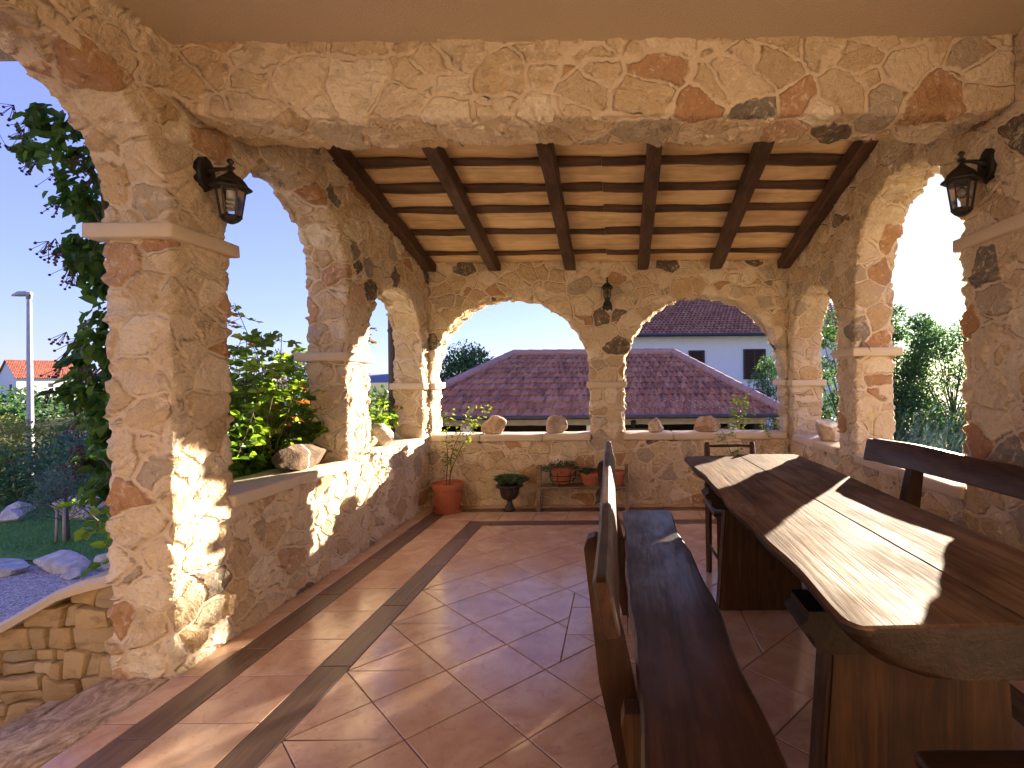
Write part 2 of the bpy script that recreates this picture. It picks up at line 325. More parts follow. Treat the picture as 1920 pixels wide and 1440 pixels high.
class MB:
    def __init__(s): s.v = []; s.f = []; s.mi = []; s.r = []; s.ax = []; s.rv = 0.0; s.m = 0; s.a = 0.0
    def add(s, vs, fs):
        b = len(s.v); s.v.extend([tuple(x) for x in vs])
        for f in fs: s.f.append([b + i for i in f]); s.mi.append(s.m)
        s.r.extend([s.rv] * len(vs)); s.ax.extend([s.a] * len(vs)); return b
    def box(s, c, d, rot=None, bev=0.0, seg=1, jit=0.0, cuts=None, rng=None):
        bm = bmesh.new(); bmesh.ops.create_cube(bm, size=1)
        bmesh.ops.scale(bm, vec=d, verts=bm.verts)
        if bev: bmesh.ops.bevel(bm, geom=list(bm.edges), offset=bev, segments=seg, affect='EDGES', profile=.5)
        if cuts:
            ax, n = cuts
            for i in range(1, n):
                co = [0, 0, 0]; no = [0, 0, 0]; co[ax] = -d[ax] / 2 + d[ax] * i / n; no[ax] = 1
                bmesh.ops.bisect_plane(bm, geom=bm.verts[:] + bm.edges[:] + bm.faces[:], plane_co=co, plane_no=no)
        bm.verts.index_update()
        vs = []
        for v in bm.verts:
            p = v.co.copy()
            if jit:
                q = (p + Vector(c)) * 6
                p += mnoise.noise_vector(q) * jit + mnoise.noise_vector(q * 3.1) * jit * .4
            if rot is not None: p = rot @ p
            vs.append(p + Vector(c))
        fs = [[v.index for v in f.verts] for f in bm.faces]; bm.free()
        return s.add(vs, fs)
    def tube(s, pts, rad, seg=8, cap=True):
        pts = [Vector(p) for p in pts]; n = len(pts)
        if not hasattr(rad, '__len__'): rad = [rad] * n
        vs = []; fs = []
        up = Vector((0, 0, 1)); t0 = (pts[1] - pts[0]).normalized()
        if abs(t0.dot(up)) > .9: up = Vector((1, 0, 0))
        for i, p in enumerate(pts):
            t = (pts[min(i + 1, n - 1)] - pts[max(i - 1, 0)])
            if t.length < 1e-9: t = Vector((0, 0, 1))
            t.normalize(); a = up.cross(t)
            if a.length < 1e-6: a = Vector((1, 0, 0)).cross(t)
            a.normalize(); b = t.cross(a); up = b.cross(t) if False else up
            for k in range(seg):
                th = 2 * math.pi * k / seg; vs.append(p + (a * math.cos(th) + b * math.sin(th)) * rad[i])
        for i in range(n - 1):
            for k in range(seg):
                fs.append([i * seg + k, i * seg + (k + 1) % seg, (i + 1) * seg + (k + 1) % seg, (i + 1) * seg + k])
        if cap: fs.append(list(range(seg))[::-1]); fs.append([(n - 1) * seg + k for k in range(seg)])
        return s.add(vs, fs)
    def lathe(s, c, prof, seg=24, ph=0.0, cap=True):
        vs = []; fs = []; n = len(prof)
        for r, z in prof:
            for k in range(seg):
                th = ph + 2 * math.pi * k / seg; vs.append((c[0] + r * math.cos(th), c[1] + r * math.sin(th), c[2] + z))
        for i in range(n - 1):
            for k in range(seg): fs.append([i * seg + k, i * seg + (k + 1) % seg, (i + 1) * seg + (k + 1) % seg, (i + 1) * seg + k])
        if cap: fs.append(list(range(seg))[::-1]); fs.append([(n - 1) * seg + k for k in range(seg)])
        return s.add(vs, fs)
    def ball(s, c, r, seg=8):
        prof = [(max(1e-4, r * math.sin(math.pi * i / seg)), -r * math.cos(math.pi * i / seg)) for i in range(seg + 1)]
        return s.lathe(c, prof, seg, cap=False)
    def prism(s, poly, axis, a, b, xf=None):
        n = len(poly); mk = {'x': lambda p, t: (t, p[0], p[1]), 'y': lambda p, t: (p[0], t, p[1]), 'z': lambda p, t: (p[0], p[1], t)}[axis]
        vs = [mk(p, a) for p in poly] + [mk(p, b) for p in poly]
        if xf: vs = [xf(v) for v in vs]
        fs = [list(range(n))[::-1], list(range(n, 2 * n))] + [[i, (i + 1) % n, n + (i + 1) % n, n + i] for i in range(n)]
        return s.add(vs, fs)
    def leaf(s, p, d, nrm, L, W, rnd, fold=.25, simple=False):
        d = d.normalized(); sd_ = d.cross(nrm)
        if sd_.length < 1e-5: sd_ = d.orthogonal()
        sd_.normalize(); n = sd_.cross(d); s.rv = rnd
        up = n * (W * fold)
        if simple:
            s.add([p, p + d * L * .45 + sd_ * W * .5 + up, p + d * L, p + d * L * .45 - sd_ * W * .5 + up], [[0, 1, 2], [0, 2, 3]])
        else:
            e = d * L - n * L * .12
            s.add([p, p + d * L * .28 + sd_ * W * .44 + up, p + d * L * .68 + sd_ * W * .40 + up * .8, p + e, p + d * L * .68 - sd_ * W * .40 + up * .8, p + d * L * .28 - sd_ * W * .44 + up],
                  [[0, 1, 2, 3], [0, 3, 4, 5]])
    def build(s, name, mats, parent=None, smooth=False, angle=None, origin=None, **tags):
        if not isinstance(mats, (list, tuple)): mats = [mats]
        off = Vector((0, 0, 0))
        if parent is not None:
            q = parent
            while q is not None: off += Vector(q.location); q = q.parent
        elif origin is not None: off = Vector(origin)
        me = bpy.data.meshes.new(name)
        va = np.array(s.v, dtype=float) - np.array(off)
        me.from_pydata(va.tolist(), [], s.f)
        for mt in mats: me.materials.append(mt)
        if len(mats) > 1: me.polygons.foreach_set('material_index', s.mi)
        if any(s.r):
            at = me.attributes.new('rnd', 'FLOAT', 'POINT'); at.data.foreach_set('value', s.r)
        if any(s.ax):
            at = me.attributes.new('axis', 'FLOAT', 'POINT'); at.data.foreach_set('value', s.ax)
        me.validate(); me.update()
        if smooth:
            me.polygons.foreach_set('use_smooth', [True] * len(me.polygons))
            if angle: me.set_sharp_from_angle(angle=R(angle))
        o = bpy.data.objects.new(name, me)
        if parent is None and origin is not None: o.location = origin
        return link(o, parent, **tags)

# ------------------------------------------------------------------ rough stone sheets with openings
def sdf_wall(name, mat, f, u0, u1, v0, v1, th, mp, res=.016, parent=None, **tags):
    """solid where f(u,v)<0; u,v grid snapped to the outline, extruded by th; mp maps (u,v,w) to xyz"""
    nu = int(round((u1 - u0) / res)) + 1; nv = int(round((v1 - v0) / res)) + 1
    U, V = np.meshgrid(np.linspace(u0, u1, nu), np.linspace(v0, v1, nv), indexing='ij')
    cu = (U[:-1, :-1] + U[1:, 1:]) / 2; cv = (V[:-1, :-1] + V[1:, 1:]) / 2
    keep = f(cu, cv) < 0
    cnt = np.zeros((nu, nv), int)
    for a, b in ((0, 0), (0, 1), (1, 0), (1, 1)): cnt[a:nu - 1 + a, b:nv - 1 + b] += keep
    bd = (cnt > 0) & (cnt < 4); used = cnt > 0
    for _ in range(4):
        e = 1e-3; fv = f(U, V); gx = (f(U + e, V) - f(U - e, V)) / (2 * e); gy = (f(U, V + e) - f(U, V - e)) / (2 * e)
        g2 = np.maximum(gx * gx + gy * gy, .3); st = np.clip(fv / g2, -res, res)
        U = np.where(bd, U - st * gx, U); V = np.where(bd, V - st * gy, V)
    idx = -np.ones((nu, nv), int); idx[used] = np.arange(used.sum()); n0 = used.sum()
    uu, vv = U[used], V[used]
    verts = [np.stack(mp(uu, vv, 0 * uu), 1), np.stack(mp(uu, vv, 0 * uu + th), 1)]
    I, J = np.nonzero(keep)
    q = np.stack([idx[I, J], idx[I + 1, J], idx[I + 1, J + 1], idx[I, J + 1]], 1)
    faces = [q, q[:, ::-1] + n0]
    # outline edges
    kp = np.pad(keep, 1)
    ed = []
    for (di, dj, a, b) in ((-1, 0, (0, 1), (0, 0)), (1, 0, (1, 0), (1, 1)), (0, -1, (0, 0), (1, 0)), (0, 1, (1, 1), (0, 1))):
        nb = kp[1 + di:nu + di, 1 + dj:nv + dj]; Ib, Jb = np.nonzero(keep & ~nb)
        ed.append(np.stack([idx[Ib + a[0], Jb + a[1]], idx[Ib + b[0], Jb + b[1]]], 1))
    ed = np.concatenate(ed); nl = max(1, int(round(th / res)))
    ring = np.unique(ed); pos = {int(r): i for i, r in enumerate(ring)}
    lay = [ring]
    base = 2 * n0
    for k in range(1, nl):
        verts.append(np.stack(mp(uu[ring], vv[ring], 0 * uu[ring] + th * k / nl), 1)); lay.append(np.arange(len(ring)) + base); base += len(ring)
    lay.append(ring + n0)
    ea = np.array([pos[int(x)] for x in ed[:, 0]]); eb = np.array([pos[int(x)] for x in ed[:, 1]])
    for k in range(nl): faces.append(np.stack([lay[k][eb], lay[k][ea], lay[k + 1][ea], lay[k + 1][eb]], 1))
    Vt = np.concatenate(verts); F = np.concatenate(faces)
    # orientation: first quad normal should face -w
    p = Vt[F[0]]; nrm = np.cross(p[1] - p[0], p[2] - p[1]); wdir = np.array(mp(np.array([0.]), np.array([0.]), np.array([1.]))).ravel() - np.array(mp(np.array([0.]), np.array([0.]), np.array([0.]))).ravel()
    if nrm @ wdir > 0: F = F[:, ::-1]
    me = bpy.data.meshes.new(name)
    me.vertices.add(len(Vt)); me.vertices.foreach_set('co', Vt.ravel())
    me.loops.add(F.size); me.loops.foreach_set('vertex_index', F.ravel().astype(np.int32))
    me.polygons.add(len(F)); me.polygons.foreach_set('loop_start', np.arange(0, F.size, 4, dtype=np.int32))
    me.update(calc_edges=True); me.validate()
    at = me.attributes.new('rest', 'FLOAT_VECTOR', 'POINT'); at.data.foreach_set('vector', Vt.ravel())
    me.polygons.foreach_set('use_smooth', [True] * len(F)); me.materials.append(mat); me.update()
    o = bpy.data.objects.new(name, me)
    return link(o, parent, **tags)

def arch_d(u, v, a, b, sill, spring):
    """distance-like: negative inside an arched opening from a to b"""
    c = (a + b) / 2; r = (b - a) / 2
    wob = .006 * np.sin(u * 31 + v * 17) + .005 * np.sin(u * 13 - v * 41 + 1)
    box = np.maximum(np.abs(u - c) - r, np.maximum(sill - v, v - spring))
    circ = np.maximum(np.hypot(u - c, v - spring) - r, spring - v - .3)
    return np.minimum(box, circ) + wob

XL, XR, ZB, TH = -2.09, 1.87, 5.655, .285      # inner faces of the left, right and back walls, wall thickness
SILL = .77
roof_z = lambda Z: 2.66 + .257 * (ZB - Z)      # underside of the roof boards
def side_top(u): return np.where(u < 2.45, 2.957, roof_z(u) - .004)
def left_f(u, v):
    f = np.maximum(np.maximum(.6 - u, u - (ZB + TH)), np.maximum(-.02 - v, v - side_top(u)))
    f = np.maximum(f, -arch_d(u, v, 1.25, 2.415, -1, 2.12))
    f = np.maximum(f, -arch_d(u, v, 2.755, 3.965, SILL - .075, 2.13))
    return np.maximum(f, -arch_d(u, v, 4.30, 5.48, SILL - .075, 1.68))
def right_f(u, v):
    f = np.maximum(np.maximum(.6 - u, u - (ZB + TH)), np.maximum(-.02 - v, v - side_top(u)))
    f = np.maximum(f, -arch_d(u, v, 2.775, 4.06, SILL - .075, 2.10))
    return np.maximum(f, -arch_d(u, v, 4.38, 5.50, SILL - .075, 1.70))
def back_f(u, v):
    f = np.maximum(np.maximum(XL + .003 - u, u - XR + .003), np.maximum(-.02 - v, v - 2.655))
    f = np.maximum(f, -arch_d(u, v, -2.055, -.305, SILL - .075, 1.41))
    return np.maximum(f, -arch_d(u, v, .045, 1.83, SILL - .075, 1.40))
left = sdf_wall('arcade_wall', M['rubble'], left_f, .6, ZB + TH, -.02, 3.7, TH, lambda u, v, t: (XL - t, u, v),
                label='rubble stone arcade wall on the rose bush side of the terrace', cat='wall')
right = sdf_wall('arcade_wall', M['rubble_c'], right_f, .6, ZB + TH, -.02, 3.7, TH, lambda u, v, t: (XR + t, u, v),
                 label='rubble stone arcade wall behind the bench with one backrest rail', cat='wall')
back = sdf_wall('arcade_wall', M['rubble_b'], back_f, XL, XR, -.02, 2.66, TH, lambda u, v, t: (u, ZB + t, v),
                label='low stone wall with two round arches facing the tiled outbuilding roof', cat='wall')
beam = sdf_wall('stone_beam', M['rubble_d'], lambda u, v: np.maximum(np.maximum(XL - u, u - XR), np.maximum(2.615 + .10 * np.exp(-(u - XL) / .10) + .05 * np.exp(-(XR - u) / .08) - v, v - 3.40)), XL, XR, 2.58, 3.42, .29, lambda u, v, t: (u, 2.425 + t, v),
                label='heavy rubble stone lintel beam across the terrace below the ceiling', cat='beam')

def part_box(name, mat, parent, c, d, bev=.012, jit=.004, seg=2, cuts=None):
    mb = MB(); mb.box(c, d, None, bev, seg, jit, cuts); return mb.build(name, mat, parent, True, 50)
def ring(parent, x0, x1, y0, y1, z, h=.068):      # projecting impost block round a pier
    part_box('impost', M['cast'], parent, ((x0 + x1) / 2, (y0 + y1) / 2, z - h / 2), (x1 - x0, y1 - y0, h), .010, .005, 2, (0 if x1 - x0 > y1 - y0 else 1, 6))
o = .045
ring(left, XL - TH - .09, XL + o, 2.37, 2.755 + .045, 2.112)
ring(left, XL - TH - .09, XL + o, 3.965 - .05, 4.30 + .05, 1.592)
ring(left, XL - TH - o, XL + .040, 5.48 - .05, ZB - .004, 1.345)
ring(right, XR - o, XR + TH + .06, 2.1, 2.775 + .045, 2.112)
ring(right, XR - o, XR + TH + .06, 4.06 - .05, 4.38 + .05, 1.600)
ring(right, XR - .040, XR + TH + o, 5.50 - .05, ZB - .004, 1.345)
ring(back, -2.086, -2.055 + .055, ZB - .035, ZB + TH + .03, 1.347)
ring(back, -.305 - .045, .045 + .045, ZB - .045, ZB + TH + .03, 1.343)
ring(back, 1.83 - .055, 1.866, ZB - .035, ZB + TH + .03, 1.347)
# sills, in slabs butted end to end
def sills(parent, axis, a, b, n, inner, outer, z=SILL, h=.070):
    rng = random.Random(n * 7 + int(a * 10)); cuts = [a] + sorted(a + (b - a) * (i + rng.uniform(-.12, .12)) / n for i in range(1, n)) + [b]
    for p, q in zip(cuts, cuts[1:]):
        dz = rng.uniform(-.003, .003)
        if axis == 'y': part_box('sill', M['cast'], parent, ((inner + outer) / 2, (p + q) / 2, z - h / 2 + dz), (abs(outer - inner), q - p - .004, h), .012, .007, 2, (1, 8))
        else: part_box('sill', M['cast'], parent, ((p + q) / 2, (inner + outer) / 2, z - h / 2 + dz), (q - p - .004, abs(outer - inner), h), .012, .007, 2, (0, 8))
sills(left, 'y', 2.758, 3.962, 2, XL + .035, XL - TH - .04)
sills(left, 'y', 4.303, 5.45, 2, XL + .035, XL - TH - .04)
sills(right, 'y', 2.778, 4.057, 2, XR - .035, XR + TH + .04)
sills(right, 'y', 4.383, 5.47, 2, XR - .035, XR + TH + .04)
sills(back, 'x', -2.05, -.308, 3, ZB - .035, ZB + TH + .03)
sills(back, 'x', .048, 1.828, 3, ZB - .035, ZB + TH + .03)

mb = MB(); mb.box((-5.3, -1.85, .9), (20, .3, 3.8), None); mb.build('house_bounce_wall', plain_mat('bounce_wall_render', (.52, .43, .32), .9, 0, 4, .06, .1), label='long cream house wall out of view, added and lengthened to bounce sunlight', cat='wall')  # unseen wall behind the camera, added to reflect warm sun onto the piers
# ------------------------------------------------------------------ ceiling and timber roof
mb = MB(); mb.box((-.1, .43, 3.06), (6.2, 4.24, .2), None, .01); mb.build('ceiling', M['plaster'], kind='structure')

roof = thing('timber_roof', (0, 4.2, 2.7), 'sloping timber roof of pine boards on dark brown rafters', 'roof')
sl = math.atan(.257); rotr = Matrix.Rotation(-sl, 3, 'X')
cosr = math.cos(sl)
yA, yB = 2.72, ZB + TH + .35
mb = MB(); rng = random.Random(3)
yy = yA; k = 0
while yy < yB - .02:
    wd = min(rng.uniform(.15, .2), yB - yy); yc = yy + wd / 2
    mb.rv = rng.random() + .01
    mb.box((-.11, yc, roof_z(yc) + .016 / cosr + (.003 if k % 2 else 0)), (XR - XL + .5, wd / cosr - .003, .03), rotr, .003); yy += wd; k += 1
mb.build('board', M['pine'], roof)
rx = [-2.045, -1.335, -.515, .275, 1.065, 1.80]
for i, x in enumerate(rx):
    mb = MB(); y0, y1 = 2.735, ZB - .004; hh = .125
    N = 24; vs = []; fs = []; rr = random.Random(i + 40); hw = .055
    for j in range(N + 1):
        t = j / N; y = y0 + (y1 - y0) * t; zt = roof_z(y) - .026; b = .003 * math.sin(j * 1.1 + i) + rr.uniform(-.0015, .0015)
        zb = zt - hh + (0.05 * max(0, (t - .975) / .025) ** 2)
        ch = .010
        sec = [(-hw + b, zt), (-hw + b, zb + ch), (-hw + ch + b, zb), (hw - ch + b, zb), (hw + b, zb + ch), (hw + b, zt)]
        vs += [(x + p[0], y, p[1]) for p in sec]
    for j in range(N):
        for q in range(6): fs.append([j * 6 + q, j * 6 + (q + 1) % 6, (j + 1) * 6 + (q + 1) % 6, (j + 1) * 6 + q])
    fs += [[0, 1, 2, 3, 4, 5][::-1], [N * 6 + q for q in range(6)]]
    mb.add(vs, fs); mb.build('rafter', M['rafter'], roof)
rr = random.Random(17)
for i, yc in enumerate([2.98, 3.33, 3.68, 4.015, 4.335, 4.645, 5.02, 5.425]):   # wavy-edged strips nailed under the boards
    for half, (xa, xb) in enumerate(((XL + .01, -.12), (-.118, XR - .01))):
        mb = MB(); mb2 = MB(); N = 46; vs = []; vs2 = []
        ph = rr.uniform(0, 9); wd = rr.uniform(.068, .090) * (.7 if i == 7 else 1)
        for j in range(N + 1):
            x = xa + (xb - xa) * j / N
            e1 = .010 * math.sin(x * 3.1 + ph) + .007 * math.sin(x * 9.7 + ph * 2) + .0035 * mnoise.noise((x * 14, ph, 0))
            e2 = .010 * math.sin(x * 2.3 + ph * 3) + .007 * math.sin(x * 8.3 + ph) + .0035 * mnoise.noise((x * 14, ph + 5, 0))
            ya, yb = yc - wd / 2 + e1, yc + wd / 2 + e2
            t = .022
            vs += [(x, ya, roof_z(ya) - .002), (x, ya, roof_z(ya) - t), (x, yb, roof_z(yb) - t), (x, yb, roof_z(yb) - .002)]
            bw = .018 + .012 * (1 + math.sin(x * 4.7 + ph)) / 2 + .006 * mnoise.noise((x * 11, ph + 9, 0))
            vs2 += [(x, yb + .002, roof_z(yb) - .003), (x, yb + .002, roof_z(yb) - t), (x, yb + bw, roof_z(yb + bw) - .012), (x, yb + bw, roof_z(yb + bw) - .003)]
        fs = []
        for j in range(N):
            for q in range(4): fs.append([j * 4 + q, j * 4 + (q + 1) % 4, (j + 1) * 4 + (q + 1) % 4, (j + 1) * 4 + q])
        fs += [[3, 2, 1, 0], [N * 4 + q for q in range(4)]]
        mb.add(vs, fs); s_ = mb.build('waney_strip', M['waney'], roof)
        mb2.add(vs2, fs); mb2.build('bark_edge', M['bark'], s_)

# ------------------------------------------------------------------ tiled floor
def clip(poly, a, b, c):                       # keep a*x+b*y<=c
    out = []
    for i, p in enumerate(poly):
        q = poly[(i + 1) % len(poly)]; dp = a * p[0] + b * p[1] - c; dq = a * q[0] + b * q[1] - c
        if dp <= 0: out.append(p)
        if dp * dq < 0: t = dp / (dp - dq); out.append((p[0] + (q[0] - p[0]) * t, p[1] + (q[1] - p[1]) * t))
    return out
fl = MB(); fr = random.Random(5)
def tile(poly, mi, z=0.0, gap=.0022, axis=0.0):
    if len(poly) < 3: return
    A = sum(p[0] * q[1] - q[0] * p[1] for p, q in zip(poly, poly[1:] + poly[:1])) / 2
    if abs(A) < 2e-4: return
    if A < 0: poly = poly[::-1]
    n = len(poly); ins = []; ins2 = []
    for g, dst in ((gap, ins2), (gap + .0025, ins)):
        for i in range(n):
            p0, p1, p2 = Vector(poly[i - 1]), Vector(poly[i]), Vector(poly[(i + 1) % n])
            d1 = (p1 - p0).normalized(); d2 = (p2 - p1).normalized(); n1 = Vector((-d1.y, d1.x)); n2 = Vector((-d2.y, d2.x))
            k = 1 + n1.dot(n2); dst.append(p1 + (n1 + n2) * (g / max(k, .3)))
    fl.rv = fr.random() * .98 + .01; fl.m = mi; fl.a = axis; dz = fr.uniform(-.0004, .0004)
    fl.add([(p.x, p.y, z + dz) for p in ins] + [(p.x, p.y, z - .0025) for p in ins2], [list(range(n))] + [[n + i, n + (i + 1) % n, (i + 1) % n, i] for i in range(n)])
    fl.rv = 0; fl.a = 0
FX0, FX1, FY0 = XL + .002, XR, -1.7
fl.m = 0; fl.add([(FX0, FY0, -.003), (FX1, FY0, -.003), (FX1, ZB, -.003), (FX0, ZB, -.003)], [[0, 1, 2, 3]])
rect = lambda x0, y0, x1, y1: [(x0, y0), (x1, y0), (x1, y1), (x0, y1)]
b1, b2, b3, b4 = .135, .296, .635, .79       # distances from the wall: strip, band, tile row, band
T = .3335
def rows(lo, hi, first, step):
    k = math.floor((lo - first) / step); p = first + k * step; out = []
    while p < hi: out.append((max(p, lo), min(p + step, hi))); p += step
    return [(a, b) for a, b in out if b - a > .01]
for x0, x1 in ((XL, XL + b1), (XR - b1, XR)):
    for a, b in rows(FY0, ZB - b1, 2.08, T): tile(rect(x0, a, x1, b), 1)
for x0, x1 in ((XL + b2, XL + b3), (XR - b3, XR - b2)):
    for a, b in rows(FY0, ZB - b2, 2.08, T): tile(rect(x0, a, x1, min(b, ZB - b2)), 1)
for a, b in rows(XL, XR, -.86, T): tile(rect(a, ZB - b1, b, ZB), 1)
for a, b in rows(XL + b3, XR - b3, -.86, T): tile(rect(a, ZB - b3, b, ZB - b2), 1)
for x0, x1, ph in ((XL + b1, XL + b2, 1.99), (XL + b3, XL + b4, 1.82), (XR - b2, XR - b1, 1.7), (XR - b4, XR - b3, 2.2)):
    inner = abs(x0 - XL - b3) < .01 or abs(x1 - XR + b3) < .01
    top = ZB - b3 if inner else ZB - b1
    for a, b in rows(FY0, top, ph, .667):
        pl = rect(x0, a, x1, b)
        s_ = 1 if x0 < 0 else -1                 # mitre at the far corners
        ex = XL + (b3 if inner else b1) if x0 < 0 else XR - (b3 if inner else b1)
        pl = clip(pl, -s_, 1, top - s_ * ex)
        tile(pl, 2)
for y0, y1, d in ((ZB - b2, ZB - b1, b1), (ZB - b4, ZB - b3, b3)):
    for a, b in rows(XL + d, XR - d, .1, .667):
        pl = rect(a, y0, b, y1); pl = clip(pl, 1, -1, XR - d - y1); pl = clip(pl, -1, -1, -(XL + d) - y1)
        tile(pl, 2, axis=1.0)
ix0, ix1, iy1 = XL + b4, XR - b4, ZB - b4; d2 = .4705; cx, cy = -1.30, 2.209
insr = (-.295, 2.773, .705, 3.107)
for i in range(-2, 14):
    for j in range(-18, 16):
        X0 = cx + d2 / 2 * i; Y0 = cy + d2 / 2 * j
        if (i + j) % 2: continue
        pl = [(X0, Y0 - d2 / 2), (X0 + d2 / 2, Y0), (X0, Y0 + d2 / 2), (X0 - d2 / 2, Y0)]
        for c_ in ((-1, 0, -ix0), (1, 0, ix1), (0, 1, iy1), (0, -1, -FY0)): pl = clip(pl, *c_) if len(pl) > 2 else pl
        if len(pl) < 3: continue
        # cut out the straight inset rectangle
        cands = [clip(pl, 1, 0, insr[0]), clip(pl, -1, 0, -insr[2])]
        mid = clip(clip(pl, -1, 0, -insr[0]), 1, 0, insr[2]) if True else []
        if len(mid) > 2:
            hits = any(insr[1] < p[1] < insr[3] for p in mid) or (min(p[1] for p in mid) < insr[1] and max(p[1] for p in mid) > insr[3])
            if hits:
                for q in (cands + [clip(mid, 0, 1, insr[1]), clip(mid, 0, -1, -insr[3])]): tile(q, 1)
                continue
        tile(pl, 1)
for a in range(3): tile(rect(insr[0] + a * T, insr[1], insr[0] + (a + 1) * T, insr[3]), 1)
fl.build('floor', [M['grout'], M['tile'], M['bandtile']], kind='structure')

mb = MB(); mb.box((XL - .16, 1.83, -.06), (.318, 1.16, .12), None, .014, 2, .016, (1, 30))
mb.build('threshold_slab', M['slab'], None, True, 40, origin=(XL - .16, 1.83, -.12), label='rough brown stone threshold slab under the near arch', cat='threshold')
for k in range(3):
    mb = MB(); mb.box((XL - .49 - k * .33, 1.83, -.21 - .16 * k), (.335, 1.3, .14), None, .012, 2, .006, (1, 12))
    mb.build('stone_step', M['slab'], None, True, 40, origin=(XL - .49 - k * .33, 1.83, -.28 - .16 * k), label='stone step leading down from the threshold slab to the gravel', cat='step', group='steps beside the dry stone wall')

# ------------------------------------------------------------------ dry stone stair wall
dw = thing('stair_wall', (-2.9, 2.62, -.7), 'low yellow dry stone wall with sloping mortar cap beside the steps', 'wall')
mb = MB(); rng = random.Random(11)
def cap_z(x):
    xs = [-5.0, -4.2, -3.2, -2.95, -2.70, -2.56, -2.38]; zs = [-.55, -.5, .10, .235, .375, .425, .465]
    return float(np.interp(x, xs, zs))
z = -.75
while z < .45:
    hh = rng.choice([.05, .07, .09, .11, .12]); x = -4.6 + rng.uniform(0, .1)
    while x < -2.38:
        wd = rng.uniform(.06, .23); x2 = min(x + wd, -2.375)
        top = cap_z((x + x2) / 2) - .02
        if z + hh * .5 < top and x2 - x > .03:
            h2 = min(hh, top - z); mb.rv = rng.random() * .98 + .01
            split = hh > .1 and rng.random() < .35
            for (za, zb_) in (((z, z + h2 * .5), (z + h2 * .5, z + h2)) if split else ((z, z + h2),)):
                mb.rv = rng.random() * .98 + .01
                if zb_ - za < .02: continue
                b0 = mb.box(((x + x2) / 2, 2.585 + rng.uniform(-.018, .018), (za + zb_) / 2), (x2 - x - .006, .20, zb_ - za - .006), Matrix.Rotation(rng.uniform(-.10, .10), 3, 'Y'), min(.012, (zb_ - za) * .2), 2, .024, (0, 5))
        x = x2
    z += hh
mb.build('masonry', M['drystone'], dw, True, 35)
mb = MB(); mb.box((-3.4, 2.66, -.5), (2.05, .12, .5), None, 0); mb.add([(-4.6, 2.68, -.8), (-2.38, 2.68, -.8), (-2.38, 2.68, .40), (-2.7, 2.68, .32), (-3.2, 2.68, .05), (-4.2, 2.68, -.55), (-4.6, 2.9, -.8), (-2.38, 2.9, -.8), (-2.38, 2.9, .40), (-2.7, 2.9, .32), (-3.2, 2.9, .05), (-4.2, 2.9, -.55)],
       [[0, 1, 2, 3, 4, 5], [11, 10, 9, 8, 7, 6], [0, 5, 11, 6], [5, 4, 10, 11], [4, 3, 9, 10], [3, 2, 8, 9]])
mb.build('core', M['soil'], dw)
mb = MB(); N = 40; vs = []; fs = []
for j in range(N + 1):
    x = -4.5 + (4.5 - 2.378) * j / N; zc = cap_z(x) + .006 * mnoise.noise((x * 5, 0, 0)); e = .012 * mnoise.noise((x * 9, 3, 0))
    vs += [(x, 2.46 + e, zc - .045), (x, 2.45 + e, zc - .015), (x, 2.475 + e, zc + .008), (x, 2.80, zc + .012), (x, 2.93, zc - .02), (x, 2.93, zc - .05)]
for j in range(N):
    for q in range(6): fs.append([j * 6 + q, j * 6 + (q + 1) % 6, (j + 1) * 6 + (q + 1) % 6, (j + 1) * 6 + q])
fs += [[5, 4, 3, 2, 1, 0], [N * 6 + q for q in range(6)]]
mb.add(vs, fs); mb.build('mortar_cap', M['cast'], dw, True, 40)

